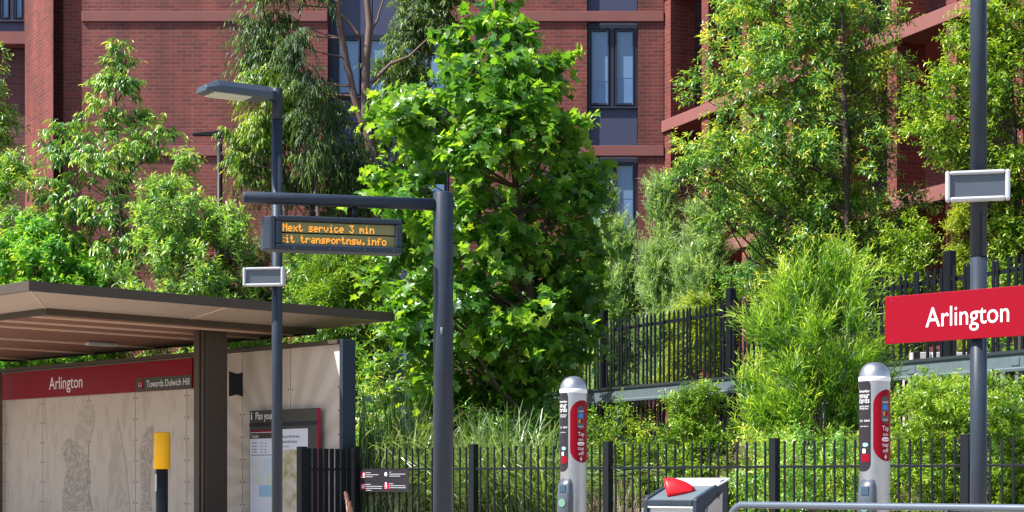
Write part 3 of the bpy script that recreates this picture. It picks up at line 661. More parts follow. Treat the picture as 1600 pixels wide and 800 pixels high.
# frame bars around the window
wl_, wr_ = 1.405, 0.435; wb_, wtp = zb_+0.055, zt_-0.045
mb.box(lz(cx, zb_+(wb_-zb_)/2), (lb-la, 0.2, wb_-zb_), xd); mb.box(lz(cx, (zt_+wtp)/2), (lb-la, 0.2, zt_-wtp), xd)
mb.box(lz((lb+wl_)/2, (wb_+wtp)/2), (lb-wl_, 0.2, wtp-wb_), xd); mb.box(lz((la+wr_)/2, (wb_+wtp)/2), (wr_-la, 0.2, wtp-wb_), xd)
mb.box(lz(cx, (zb_+zt_)/2, -0.05), (lb-la-.01, 0.09, hh-.02), xd)
mb.build('housing', M['steel_grey'], ds, 0.012)
mb = MB(); poly = [lz(1.457, zb_, .1), lz(1.457, zt_, .1), lz(1.53, zt_-.012, .05), lz(1.56, zt_-.03, -.05), lz(1.56, zb_+.02, -.05), lz(1.53, zb_, .05)]
P_ = [(1.457, .1), (1.50, .095), (1.555, .03), (1.565, -.08), (1.457, -.1)]
vs = [lz(l_, zb_+0.006, o_) for l_, o_ in P_]+[lz(l_, zt_-0.006, o_) for l_, o_ in P_]; n5 = len(P_)
mb.add(vs, [tuple(range(n5)), tuple(range(2*n5-1, n5-1, -1))]+[(i, n5+i, n5+(i+1) % n5, (i+1) % n5) for i in range(n5)]); mb.build('end_cap', M['steel_grey'], ds, 0.01)
mb = MB(); half = (wtp-wb_)/2
for i in (0, 1): mb.box(lz((wl_+wr_)/2, wb_+half*(i+.5), .06), (wl_-wr_, 0.01, half-.012), xd)
mb.build('matrix_panel', M['led_back'], ds)
for l_ in (1.135, 0.77):
    mb = MB(); mb.tube([lz(l_, zt_-.01), lz(l_, 3.345)], .022, 12); mb.box(lz(l_, zt_+.006), (.09, .07, .014), xd); mb.build('hanger', M['black'], ds)
for l_ in (1.3, 1.0, .7, .45):
    mb = MB(); q = lz(l_, zb_+.022, .1); mb.tube([q, q+nn*.003], .007, 8); mb.build('screw', M['galv'], ds)
G = {'N': '11 19 15 13 11 11 11', 'e': '0 0 e 11 1f 10 e', 'x': '0 0 11 a 4 a 11', 't': '8 8 1c 8 8 9 6', 's': '0 0 f 10 e 1 1e', 'r': '0 0 16 19 10 10 10',
 'v': '0 0 11 11 11 a 4', 'i': '4 0 c 4 4 4 e', 'c': '0 0 e 10 10 11 e', '3': '1f 2 4 2 1 11 e', 'm': '0 0 1a 15 15 11 11', 'n': '0 0 16 19 11 11 11', 'a': '0 0 e 1 f 11 f',
 'p': '0 0 1e 11 1e 10 10', 'o': '0 0 e 11 11 11 e', 'w': '0 0 11 11 15 15 a', '.': '0 0 0 0 0 c c', 'f': '6 9 8 1c 8 8 8', ' ': '0 0 0 0 0 0 0', ':': '0 0 4 4 0 4 4'}
G['s2'] = None
pitch = 0.95/131.0*1.0; mb = MB(); dh = (half-.03)/7.4
for row, (s_, c0) in enumerate((('Next service 3 min', 0), ('sit transportnsw.info', -3.4))):
    zt0 = wb_+half*(2-row)-.02
    for i, ch in enumerate(s_):
        for r_, hx in enumerate(G[ch].split()):
            b_ = int(hx, 16)
            for k in range(5):
                col = c0+i*6+k
                if b_ >> (4-k) & 1 and col >= 0:
                    q = lz(wl_-.012-pitch*(col+.5), zt0-dh*(r_+.5), .068); a_ = .0038; h_ = dh*.43
                    mb.add([q-xd*a_-Z*h_, q+xd*a_-Z*h_, q+xd*a_+Z*h_, q-xd*a_+Z*h_], [(0, 1, 2, 3)])
mb.build('amber_text', M['led'], ds)

# --- right name sign on tall post
Sr = 16.25; Yr = YS(1529, Sr); pr = W(1529, 800, Yr); pr.z = 0
rp_ = thing('sign_post', 'tall slim grey post at the right carrying the sunlit red name sign', 'post', pr)
mb = MB(); mb.tube([pr, pr+Z*2.6], .06, 28); mb.tube([pr+Z*2.606, pr+Z*6.2], .0585, 28); mb.build('pole', M['steel_grey'], rp_)
rs = thing('name_sign', 'sunlit red station name sign fixed to the tall post at the right', 'sign', pr-V*.09+Z*2.0)
fr = lambda px, py: PS(px, py, Sr-.12)
a, b_ = fr(1384, 0), fr(1623, 0); a.z = b_.z = 0
zt2, zb2 = 1+(HZ-464)/F*YS(1385, Sr-.12), 1+(HZ-538)/F*YS(1385, Sr-.12)
mb = MB(); mb.box((a+b_)/2+Z*(zt2+zb2)/2, ((b_-a).length, .025, zt2-zb2), U); mb.build('board', M['red'], rs, 0.003)
q = fr(1448, 511.5)-V*.013; text('Arlington', q, U, (fr(1576, 0)-fr(1448, 0)).length, .15, M['white'], rs)
mb = MB()
for z_ in (zb2+.06, zt2-.06): mb.box(pr+Z*z_-V*.045, (.16, .08, .03), U)
mb.build('clamp', M['steel_grey'], rs, .003)
for px in (1396, 1612):
    for z_ in (zb2+.03, zt2-.03): mb = MB(); q = fr(px, 0); q.z = z_; mb.tube([q-V*.012, q-V*.016], .006, 8); mb.build('screw', M['rose'], rs)
speaker('larger white framed loudspeaker on the tall right post, over the red sign', pr, .0585, Yr-0.13, 1480, 1575, 267, 314, R(-14), 0.08)

# --- tap on card reader poles
def reader_pole():
    Yc = YS(896, 12.51); c = W(896, 800, Yc); c.z = 0; r = .0905; zt = 1+162/F*Yc
    t = thing('card_reader_pole', 'stainless card reader pole with red tap on panel, before the plane tree', 'card reader', c, 'card reader poles on the platform')
    mb = MB(); mb.lathe(c, [(r, 0), (r, .92)], 40); mb.lathe(c, [(r, .925), (r, zt-.115)], 40); mb.lathe(c, [(r-.003, .9), (r-.003, .93)], 40); mb.build('pole', M['stainless'], t)
    mb = MB(); mb.lathe(c, [(r+.001, zt-.115), (r+.003, zt-.112), (r+.003, zt-.09), (r+.001, zt-.087)], 40); mb.build('collar', M['white'], t)
    mb = MB(); mb.lathe(c, [(r, zt-.088)]+[(r*math.cos(a)**.8 if a < 1.55 else 0, zt-.088+.088*math.sin(a)) for a in [i*math.pi/2/8 for i in range(1, 9)]], 40); mb.build('dome_cap', M['stainless'], t)
    def wrap(name, a0, a1, z0, z1, rr, m, rad=1.0, par=t):       # rounded-end label on the cylinder; angle 0 = facing camera, + to the right
        w_ = (a1-a0)/2*rr; cz0, cz1 = z0+w_*rad, z1-w_*rad; vs = []; n = 16; rows = []
        zs = [z0+(cz0-z0)*(1-math.cos(i/8*math.pi/2)) for i in range(9)]+[cz1+(z1-cz1)*math.sin(i/8*math.pi/2) for i in range(9)]
        for z in zs:
            if z < cz0: f = math.sqrt(max(0, 1-((cz0-z)/(cz0-z0))**2))
            elif z > cz1: f = math.sqrt(max(0, 1-((z-cz1)/(z1-cz1))**2))
            else: f = 1
            f = max(f, .02); f = (1-rad)+rad*f if rad < 1 else f
            am = (a0+a1)/2; ha = (a1-a0)/2*f
            for k in range(n+1):
                a = am-ha+2*ha*k/n; vs.append(c+Vector((rr*math.sin(a), -rr*math.cos(a), z)))
        fs = [(i*(n+1)+k, i*(n+1)+k+1, (i+1)*(n+1)+k+1, (i+1)*(n+1)+k) for i in range(len(zs)-1) for k in range(n)]
        mb = MB(); mb.add(vs, fs, True); return mb.build(name, m, par)
    def pz(py): return 1+(HZ-py)/F*(Yc-r)
    # angles from px across the 42 px wide pole
    def pa(px): return math.asin(max(-1, min(1, (px-896)/21)))
    rd = wrap('red_panel', pa(890), R(98), pz(723), pz(625), r+.0012, M['red'])
    wrap('card_symbols', pa(901), pa(911.5), pz(671), pz(634), r+.002, M['ink'], 1.0)
    wrap('information_strip', R(-96), pa(887), pz(737), pz(610), r+.0012, M['dark_sign'], .8)
    wrap('card_symbol', pa(903), pa(910), pz(653), pz(646), r+.003, M['blue'], .6)
    wrap('card_symbol', pa(903), pa(907.5), pz(661), pz(655), r+.003, M['orange']); wrap('card_symbol', pa(906), pa(910), pz(661), pz(655), r+.0034, M['red'])
    def ctext(s_, px0, px1, py, h, m, dz=0):
        a0, a1 = pa(px0), pa(px1); am = (a0+a1)/2; n_ = Vector((math.sin(am), -math.cos(am), 0)); xx = Vector((math.cos(am), math.sin(am), 0))
        wd = 2*r*math.sin((a1-a0)/2)
        cu = bpy.data.curves.new('t', 'FONT'); cu.body = s_; cu.resolution_u = 2; cu.offset = 0
        to = bpy.data.objects.new('t', cu); C.objects.link(to); dg = bpy.context.evaluated_depsgraph_get(); me0 = bpy.data.meshes.new_from_object(to.evaluated_get(dg)); bpy.data.objects.remove(to)
        co = [v.co.copy() for v in me0.vertices]; x0 = min(v.x for v in co); x1 = max(v.x for v in co)
        vs = []
        for v in co:
            a = a0+(a1-a0)*(v.x-x0)/(x1-x0); vs.append(c+Vector(((r+.0032)*math.sin(a), -(r+.0032)*math.cos(a), pz(py)+v.y/.73*h)))
        mb = MB(); mb.add(vs, [tuple(p.vertices) for p in me0.polygons]); mb.build('lettering', m, t)
    ctext('opal', 902.5, 910.5, 643.5, .014, M['white']); ctext('VISA', 902.5, 910.5, 668, .014, M['white'])
    ctext('Tap', 902, 911.5, 681, .028, M['white']); ctext('on', 903, 910, 688.5, .022, M['white'])
    wrap('and_badge', pa(901.5), pa(912), pz(696), pz(690.5), r+.0025, M['white'], .5); ctext('and', 903.5, 910, 694.8, .011, M['red'])
    ctext('tap', 902, 911, 703, .024, M['white']); ctext('off', 903, 911, 711, .024, M['white'])
    # arrow
    mb = MB(); am = pa(907); 
    def cp(da, py): a = am+da; return c+Vector(((r+.0032)*math.sin(a), -(r+.0032)*math.cos(a), pz(py)))
    mb.add([cp(-.02, 713), cp(-.02, 719), cp(.02, 719), cp(.02, 713)], [(0, 1, 2, 3)]); mb.add([cp(-.1, 716.5), cp(0, 720.5), cp(.1, 716.5), cp(.1, 715.2), cp(0, 718.6), cp(-.1, 715.2)], [(0, 1, 4, 5), (1, 2, 3, 4)]); mb.build('arrow', M['white'], t)
    for s_, py, h, a_, b_ in (('Remember', 629, .018, 875.4, 886), ('your', 636.5, .034, 875.4, 885.5), ('cards', 643.5, .034, 875.4, 885.5), ('tap the same', 649, .012, 875.4, 885), ('card every time', 652, .012, 875.4, 884), ('131 500', 669, .012, 875.6, 886), ('opal.com.au', 676, .008, 876, 884)):
        ctext(s_, a_, b_, py, h, M['white'])
    wrap('strip_mark', pa(878), pa(884), pz(703), pz(698), r+.003, M['map_blue'], .6); wrap('strip_mark', pa(877), pa(885.5), pz(724), pz(713), r+.003, M['red'], .4); wrap('strip_mark', pa(878), pa(881), pz(712), pz(706), r+.003, M['white'], .4)
    # reader: tilted pod on the left front
    d_ = Vector((-.62, -.78, 0)).normalized(); sd_ = d_.cross(Z)
    prof = [(0.04, -.30), (.075, -.30), (.11, -.25), (.095, -.08), (.066, .0), (.045, .03), (0.03, .03)]
    q0 = c+Z*(pz(753)); wd = .075
    mb = MB(); nseg = 8; vs = []
    for z_, hw in ((.035, .012), (.03, .03), (.015, .042), (-.02, .05), (-.1, .053), (-.25, .053), (-.3, .045)):
        out = .078 if z_ > .02 else (.098 if z_ > 0 else .118-.05*z_ if z_ > -.26 else .1)
        for (sx, oo) in ((-1, .05), (-1, out-.012), (-.75, out), (.75, out), (1, out-.012), (1, .05)): vs.append(q0+sd_*(hw*sx)+d_*oo+Z*z_)
    fs = [(i*6+j, (i+1)*6+j, (i+1)*6+j+1, i*6+j+1) for i in range(6) for j in range(5)]+[(0, 1, 2, 3, 4, 5)]
    mb.add(vs, fs, True); rd_ = mb.build('reader', M['glass_grey'], t)
    mb = MB(); mb.box(q0+d_*.119-Z*.045, (.05, .014, .05), sd_); mb.build('screen', M['screen'], rd_, .003)
    mb = MB(); q = q0+d_*.126-Z*.14; mb.tube([q, q+d_*.006], .028, 20); mb.build('tap_target', M['green_mark'], rd_)
    return t
rp1 = reader_pole()
rp2 = copy_tree(rp1); Y2 = YS(1366.5, 12.7); rp2.location = ((1366.5-800)/F*Y2, Y2, (1+184/F*Y2)-(1+162/F*YS(896, 12.51)))
rp2['label'] = 'stainless card reader pole with red tap on panel, behind the curved handrail'

# --- cabinet with red hood
th = R(-38); xa = Vector((math.cos(th), math.sin(th), 0)); yb = Z.cross(xa)
F0 = W(1005, 800, 11.0); F0.z = 0; wc, dc = .385, .36
cb = thing('ticket_cabinet', 'stainless cabinet with sloped top and red hood, low in front of the fence', 'cabinet', F0+xa*wc/2+yb*dc/2)
def cpnt(a, b, z): return F0+xa*a+yb*b+Z*z
zf, zk = .892, 1.005
for a_ in (0.0, wc-.03):                             # blue-grey cheek plates
    mb = MB(); mb.prism([cpnt(a_, 0, 0), cpnt(a_, 0, zf-.012), cpnt(a_, .012, zf), cpnt(a_, dc-.02, zk), cpnt(a_, dc, zk-.006), cpnt(a_, dc, 0)], xa*.03); mb.build('cheek', M['steel_grey'], cb, .006)
mb = MB(); mb.prism([cpnt(.03, .02, 0), cpnt(.03, .02, zf-.055), cpnt(.03, dc-.01, zf-.055), cpnt(.03, dc-.01, 0)], xa*(wc-.06)); mb.build('body', M['stainless'], cb)
mb = MB(); mb.box(cpnt(wc/2, .012, zf-.03), (wc-.062, .03, .036), xa); mb.build('front_bar', M['steel_grey'], cb, .005)
mb = MB(); mb.box(cpnt(wc/2, .014, zf-.056), (wc-.062, .02, .012), xa); mb.build('front_trim', M['white'], cb, .002)
sl_ = (zk-zf)/(dc-.03)
mb = MB(); mb.prism([cpnt(.031, .012, zf-.012), cpnt(.031, dc-.11, zf-.012+sl_*(dc-.12)), cpnt(.031, dc-.11, zf-.03+sl_*(dc-.12)), cpnt(.031, .012, zf-.03)], xa*(wc-.062)); mb.build('sloped_top', M['galv'], cb)
mb = MB(); mb.prism([cpnt(-.004, dc-.12, zk-.032), cpnt(-.004, dc+.02, zk+.008), cpnt(-.004, dc+.02, zk-.004), cpnt(-.004, dc-.12, zk-.044)], xa*(wc+.008)); mb.build('rear_cover', M['white'], cb, .002)
mb = MB(); c1 = cpnt(wc+.003, dc*.55, .78); mb.prism([cpnt(wc+.0, .09, 0.1), cpnt(wc+.0, .09, zf-.07), cpnt(wc+.0, dc-.07, zk-.08), cpnt(wc, dc-.07, 0.1)], xa*.004); mb.build('side_panel', M['stainless'], cb)
for b_, z_ in ((.12, zf-.075), (dc-.1, zk-.105)):
    mb = MB(); q = cpnt(wc+.004, b_, z_); mb.tube([q, q+xa*.012], .014, 14); mb.build('lock', M['stainless'], cb)
# red shark-fin hood
rows = []; mb = MB()
hb = lambda a, b, z: cpnt(a, b, zf-.012+sl_*(b-.012)+z)
for i in range(9):
    f = i/8; ca, cb_ = (.12+.14*f), .10+.07*f; hgt = .094*math.cos(f*1.5)**.75+.002; hw = .048*(1-.7*f**2.5)
    ln_ = .035*(1-f)
    rows.append([hb(ca-ln_*math.sin(t_)-hw*.45*math.cos(t_)*-1, cb_-hw*.9*math.cos(t_), hgt*math.sin(t_)) for t_ in [j*math.pi/10 for j in range(11)]])
vs = [q for r_ in rows for q in r_]; fs = [(i*11+j, i*11+j+1, (i+1)*11+j+1, (i+1)*11+j) for i in range(8) for j in range(10)]
mb.add(vs, fs, True)
o = mb.build('red_hood', mat('red_plastic', (.6, .008, .014), .35, 0, .05, spec=.3), cb); sm_ = o.modifiers.new('s', 'SOLIDIFY'); sm_.thickness = .006
# --- handrail bottom right
Sh = 12.0; zr = .853
def hr(px, z=zr): q = PS(px, 0, Sh); return Vector((q.x, q.y, z))
hrt = thing('handrail', 'blue grey tubular handrail with curved end along the bottom right', 'handrail', hr(1300, 0))
a = hr(1141); path = [Vector((a.x, a.y, 0)), Vector((a.x, a.y, zr-.1))]
for i in range(1, 9):
    q_ = i/8*math.pi/2; path.append(a+U*(.1*(1-math.cos(q_)))+Z*(-.1+.1*math.sin(q_)))
path += [hr(1300), hr(1500), hr(1700), hr(2000)]
mb = MB(); mb.tube(path, .0205, 16); mb.build('rail', mat('rail_blue_grey', (.10, .125, .165), .35, .2, .08, 8), hrt)
for px in (1480, 1860):
    q = hr(px); mb = MB(); mb.tube([q-Z*zr, q-Z*.01], .018, 12); mb.build('stanchion', M['steel_grey'], hrt)

# ------------------------------------------------------------------ fences
def flat(v, z): return Vector((v.x, v.y, z))
SF = 21.1; zfT = 1.405
fl = thing('metal_fence', 'long low black picket fence with square posts behind the platform', 'fence', flat(PS(950, 0, SF), 0))
def low(px, z): q = PS(px, 0, SF); return flat(q, z)
posts_px = [561, 740, 950, 1210, 1510]
pos = [low(p_, 0) for p_ in posts_px]; step = (pos[4]-pos[1])/3; pos = [low(555, 0)]+pos[1:]+[pos[4]+step]
mb = MB(); q = pos[1]; mb.box(q+Z*.71, (.085, .085, 1.42), U); mb.box(q+Z*1.425, (.092, .092, .012), U); post0 = mb.build('post', M['fence_black'], fl, .004, at=q)
for q in pos[:1]+pos[2:]: clone_part(post0, q-pos[1])
mb = MB(); q = pos[0]+U*.13; mb.box(q+Z*.74, (.017, .017, 1.3), U); mb.box(q+Z*1.394, (.012, .012, .012), U)
pk0 = mb.build('picket', M['fence_black'], fl, 0, at=q); first = True
nP = 0
for a, b_ in zip(pos[:-1], pos[1:]):
    L = (b_-a).length; n = round(L/.121)
    for i in range(1, n):
        qq = a+(b_-a)*(i/n)
        if nP == 0: pk0.location = pk0.location+(qq-q); base_q = qq
        elif nP < 100: c_ = clone_part(pk0, qq-base_q); c_.rotation_euler = (random.gauss(0, .003), random.gauss(0, .003), 0)
        nP += 1
    for z in (.25, 1.135):
        mb = MB(); mb.box((a+b_)/2+Z*z, (L-.09, .032, .026), U); mb.build('rail', M['fence_black'], fl, .003)
# short return panel with flat bars
cD = pos[0].x-pos[0].y
rt = thing('fence_panel', 'short black fence panel of close flat bars before the notice board', 'fence', flat(W(510, 0, YD(510, cD-.12)), 0))
def rp(px, z): q = W(px, 0, YD(px, cD)); return flat(q, z)
a, b_ = rp(472, 0), rp(548, 0)
mb = MB(); mb.box(a+Z*.71, (.1, .1, 1.42), V); mb.build('post', M['fence_black'], rt, .004)
L = (b_-a).length; n = 8
mb = MB(); q = a+(b_-a)*(1.2/(n+.6)); mb.box(q+Z*.72, (.066, .02, 1.36), V, Z); b0 = mb.build('bar', M['fence_black'], rt, .003, at=q)
for i in range(1, n-0): clone_part(b0, (b_-a)*(i/(n+.6)))
for z in (.25, 1.135): mb = MB(); mb.box((a+b_)/2+Z*z, (L, .032, .026), V); mb.build('rail', M['fence_black'], rt, .003)
# rules sign on the fence
fs_ = thing('rules_sign', 'small dark sign with four pictograms wired to the low fence', 'sign', low(602, 1.0)-V*.03)
def onf(px, py, off): return PS(px, py, SF)-V*off
a, b_ = onf(566, 0, .03), onf(641, 0, .03); z1, z0 = 1+(HZ-733.5)/F*YS(603, SF), 1+(HZ-769)/F*YS(603, SF)
mb = MB(); mb.box(flat((a+b_)/2, (z0+z1)/2), ((b_-a).length, .006, z1-z0), U); mb.build('plate', M['dark_sign'], fs_, .002)
def fmark(px0, px1, py0, py1, m, off=.036, name='text_line'):
    a, b_ = onf(px0, py0, off), onf(px1, py0, off); zt = onf(px0, py0, off).z; zb = onf(px0, py1, off).z
    mb = MB(); mb.box(((a.x+b_.x)/2, (a.y+b_.y)/2, (zt+zb)/2), ((b_-a).length, .003, zt-zb), U); mb.build(name, m, fs_)
for (px, py, rw) in ((567, 738, [8, 20, 11]), (604, 737, [3, 25, 17]), (567, 756, [8, 26, 25, 9]), (604, 755, [6, 25, 26])):
    ic = px != 604 or py != 737
    fmark(px+(0 if px < 600 else 0), px+7.5, py, py+9, M['rose'] if ic else M['dark_sign'], .034, 'pictogram')
    for k, w_ in enumerate(rw): fmark(px+7.8, px+7.8+w_, py+.3+k*3.1, py+1.2+k*3.1, M['bezel'])
def disc(px, py, r_, m, off=.038):
    q = onf(px, py, off); mb = MB(); mb.tube([q, q-V*.002], r_, 16); mb.build('pictogram', m, fs_)
disc(606.5, 741, .026, M['white']); disc(606.5, 741, .008, M['dark_sign'], .042)
disc(606.5, 761, .022, M['white']); disc(606.5, 761, .014, M['rose'], .042); fmark(605.6, 607.6, 753.5, 758, M['white'], .04, 'pictogram')
for dx in (0, 1.6, 3.2): fmark(569.2+dx, 570.1+dx, 758-dx*.5, 763, M['white'], .04, 'pictogram')
fmark(568, 573.5, 745, 746.2, M['white'], .04, 'pictogram'); fmark(571, 573, 739, 744, M['white'], .04, 'pictogram')

# upper palisade fence and guard rail
def upY(px): return 17.52/((px-800)/F+.505)
def up(px, z): Y = upY(px); return Vector(((px-800)/F*Y, Y, z))
UD = (up(1430, 0)-up(1000, 0)).normalized(); UN = Z.cross(UD)    # UN points away
uf = thing('palisade_fence', 'tall black palisade fence on the bank behind the galvanised guard rail', 'fence', up(1137, 1.6))
A = up(838, 0); T = (up(1660, 0)-A).length; zT = 3.8
mb = MB(); pts_ = [(-.024, 1.62), (.024, 1.62), (.024, zT-.05), (0, zT), (-.024, zT-.05)]
q = A; mb.prism([q+UD*x_+Z*z_ for x_, z_ in pts_], UN*.02); pk = mb.build('picket', M['fence_black'], uf, .002, at=q)
n = int(T/.138)
for i in range(1, min(n, 100)): c_ = clone_part(pk, UD*(i*T/n)); c_.rotation_euler = (random.gauss(0, .004), random.gauss(0, .004), 0)
for z in (1.9, 3.62): mb = MB(); c = A+UD*(T/2)+UN*.035; mb.box(c+Z*z, (T+.3, .03, .055), UD); mb.build('rail', M['fence_black'], uf, .003)
for px in (939, 1137, 1240, 1355, 1478, 1610):
    q = up(px, 0)+UN*.06; mb = MB(); h_ = 2.45 if px != 1240 else 2.2; mb.box(q+Z*(1.55+h_/2), (.13, .11, h_), UD); mb.build('post', M['fence_black'], uf, .004)
gr = thing('guard_rail', 'pale galvanised guard rail running in front of the palisade fence', 'guard rail', up(1137, 1.5)-UN*.3)
A = up(860, 0)-UN*.25; T = (up(1680, 0)-up(860, 0)).length
prof = [(0, 2.33), (.035, 2.33), (.04, 2.36), (.012, 2.38), (.012, 2.53), (.04, 2.55), (.06, 2.585), (0, 2.585)]
mb = MB(); mb.prism([A-UN*x_+Z*z_ for x_, z_ in prof], UD*T); mb.build('beam', M['galv'], gr)
for i in range(7):
    q = A+UD*(.9+i*1.95)+UN*.04; mb = MB(); mb.box(q+Z*1.95, (.06, .08, 1.2), UD); mb.build('support', M['galv'], gr)
    q = A+UD*(.9+i*1.95)-UN*.017; mb = MB(); mb.box(q+Z*2.45, (.14, .012, .1), UD); mb.build('splice_plate', M['galv'], gr, .003)
# pale block wall glimpsed behind the fence at right
q = W(1478, 530, 27.5); bwt = thing('block_wall', 'pale grey block wall glimpsed through the palisade fence below the red sign', 'wall', (q.x, q.y, 1.6))
mb = MB()
for i in range(5):
    for j in range(4): mb.box((q.x-.5+i*.31+(j % 2)*.1, q.y, 1.95+j*.29), (.29, .2, .27))
mb.build('blocks', mat('pale_blocks', (.5, .47, .46), .8, 0, .1, 4, .2, 40), bwt, .01)
# black lamp behind
Yb = 35.0; q = W(343, 320, Yb); q.z = 1.6
bl = thing('street_lamp', 'small black street lamp with thin flat head against the brick wall', 'street lamp', q)
mb = MB(); zt = bz(207, Yb); mb.tube([q, Vector((q.x, q.y, zt))], .056, 14); mb.build('pole', M['black'], bl)
mb = MB(); a = Vector((q.x, q.y, zt-.03)); mb.box(a+Vector((-.0, 0, 0)), (.15, .12, .14)); mb.prism([a+Vector((-.07, -.06, .05)), a+Vector((-.52, -.05, .015)), a+Vector((-.52, -.05, -.035)), a+Vector((-.07, -.06, -.035))], Vector((0, .12, 0))); mb.build('lamp_head', M['black'], bl, .006)

# ------------------------------------------------------------------ plants
LM = {}
LM['plane'] = leaf_mat('plane_leaves', [(.025, .085, .02), (.065, .19, .03), (.14, .3, .035), (.32, .47, .05)], .48, .32, .7)
LM['droopy'] = leaf_mat('drooping_leaves', [(0.04, 0.126, 0.04), (0.101, 0.253, 0.052), (0.223, 0.401, 0.067), (0.491, 0.569, 0.12)], .35, .3, .7)
LM['euc'] = leaf_mat('eucalypt_leaves', [(.03, .06, .03), (.055, .12, .035), (.1, .19, .03), (.26, .34, .05)], .35, .42)
LM['eucg'] = leaf_mat('eucalypt_bright_leaves', [(0.047, 0.157, 0.043), (0.084, 0.281, 0.047), (0.167, 0.386, 0.047), (0.372, 0.527, 0.065)], .4, .45)
LM['rhodo'] = leaf_mat('shrub_leaves', [(0.081, 0.11, 0.091), (0.117, 0.264, 0.07), (0.232, 0.439, 0.081), (0.511, 0.62, 0.146)], .35, .3, .7)
LM['lime'] = leaf_mat('lime_leaves', [(0.03, 0.09, 0.012), (0.09, 0.2, 0.02), (0.22, 0.36, 0.035), (0.45, 0.55, 0.08)], .42, .32, .6)
LM['fresh'] = leaf_mat('fresh_leaves', [(.05, .14, .02), (.12, .27, .03), (.26, .43, .05), (.5, .62, .12)], .45, .3, .6)
LM['mid'] = leaf_mat('mid_leaves', [(0.053, 0.137, 0.053), (0.096, 0.252, 0.061), (0.242, 0.434, 0.073), (0.62, 0.62, 0.13)], .36, .3, .7)
LM['yel'] = leaf_mat('yellow_leaves', [(.06, .12, .015), (.15, .24, .025), (.28, .37, .04), (.44, .48, .08)], .42, .4)
LM['feather'] = leaf_mat('feathery_leaves', [(0.1, 0.2, 0.09), (0.2, 0.33, 0.17), (0.32, 0.46, 0.26), (0.46, 0.58, 0.36)], .45, .5)
LM['strap'] = leaf_mat('strap_leaves', [(.04, .09, .03), (.11, .2, .06), (.24, .33, .13), (.5, .55, .32)], .3, .3, .8)
LM['purple'] = leaf_mat('purplish_leaves', [(0.131, 0.061, 0.073), (0.167, 0.124, 0.1), (0.112, 0.194, 0.073), (0.28, 0.386, 0.117)], .3, .35)
LM['dry'] = leaf_mat('dry_twigs', [(0.298, 0.211, 0.169), (0.484, 0.369, 0.293), (0.62, 0.545, 0.451)], .1, .7)

plant('plane_tree', 'large bright green tree with lobed leaves, nearest tree, behind the display post', 'tree', 25.4,
  [(-30, 745, 825), (30, 712, 838), (80, 690, 872), (120, 648, 908), (165, 590, 910), (200, 574, 940), (260, 572, 958), (330, 578, 948), (400, 576, 936), (470, 574, 945), (530, 592, 972), (580, 608, 905), (640, 645, 855), (690, 665, 840)],
  LM['plane'], (.135, .145), 'maple', clumps=178, cr=0.3, shoots=9, per=8, slen=0.4, droop=0.45, updir=.35, bias=.42, depthf=.85,
  trunk=[(836, 760, .085), (832, 560, .07), (826, 420, .055), (800, 250, .04), (780, 100, .022), (772, 0, .01)], bark=BARK, seed=3, limbs=90, limb_r=0.022, tb=0.52, spread=.95, young=0.5)
plant('young_fig_tree', 'slender tree with hanging pointed leaves rising above the left of the shelter roof', 'tree', 33,
  [(75, 165, 195), (120, 148, 225), (165, 120, 250), (195, 45, 278), (225, 45, 280), (250, 60, 250), (300, 75, 240), (360, 70, 240), (440, 90, 250)],
  LM['droopy'], (.15, .045), 'ovate', clumps=100, cr=0.22, shoots=9, per=9, slen=.3, droop=1.2, updir=.8, bias=.5, depthf=.9,
  trunk=[(196, 520, .05), (192, 380, .04), (184, 250, .028), (180, 130, .012)], seed=5, limbs=50, tb=0.45, spread=.8, young=0.8)
plant('branch_shrub', 'thin leafy sprays reaching out against the brick beside the black street lamp', 'shrub', 32.2,
  [(245, 285, 308), (265, 262, 306), (300, 256, 290), (340, 256, 290), (430, 256, 290)], LM['droopy'], (.15, .05), 'ovate', clumps=18, cr=.2, shoots=7, per=7, slen=.3, droop=.7, updir=.8, seed=6, limbs=14, tb=.6, young=.5)
plant('edge_tree', 'yellow green tree cut by the left edge of the view above the roof', 'tree', 35,
  [(75, -60, 12), (120, -80, 22), (160, -80, 5), (180, -80, 30), (210, -80, 30), (260, -90, 10), (380, -90, 5)], LM['droopy'], (.15, .045), 'ovate', clumps=50, cr=.28, shoots=12, per=9, slen=.28, droop=.6, updir=.5,
  trunk=[(-40, 520, .08), (-38, 300, .05), (-30, 120, .02)], seed=8, limbs=30, tb=.6, young=.6)
plant('leafy_bush', 'bronze tipped bush at far left over the shelter roof', 'shrub', 33.6,
  [(255, 0, 70), (290, -30, 105), (340, -40, 110), (400, -50, 110), (500, -50, 110), (600, -50, 110)], LM['droopy'], (.12, .045), 'ovate', clumps=110, cr=.25, shoots=12, per=9, slen=.22, droop=.4, updir=.5, seed=9, limbs=20, tb=.55, young=.6)
plant('leafy_bush', 'bright green bush low behind the left of the canopy edge', 'shrub', 33,
  [(345, 10, 70), (380, -30, 160), (450, -60, 210), (600, -60, 230)], LM['eucg'], (.14, .06), 'ovate', clumps=170, cr=.25, shoots=12, per=9, slen=.22, droop=.3, updir=.6, seed=10, limbs=20, tb=.55, young=.5)
plant('pointed_leaf_shrub', 'glossy pointed leaf shrub behind the canopy, under the small black lamp', 'shrub', 31,
  [(292, 215, 290), (310, 205, 330), (345, 195, 395), (375, 190, 412), (420, 185, 425), (470, 180, 430), (600, 170, 440)], LM['rhodo'], (.13, .038), 'ovate', clumps=188, cr=.22, shoots=13, per=9, slen=.17, droop=.05, updir=.7, bias=.45, seed=12, limbs=30, tb=0.5, spread=.85, young=0.8)
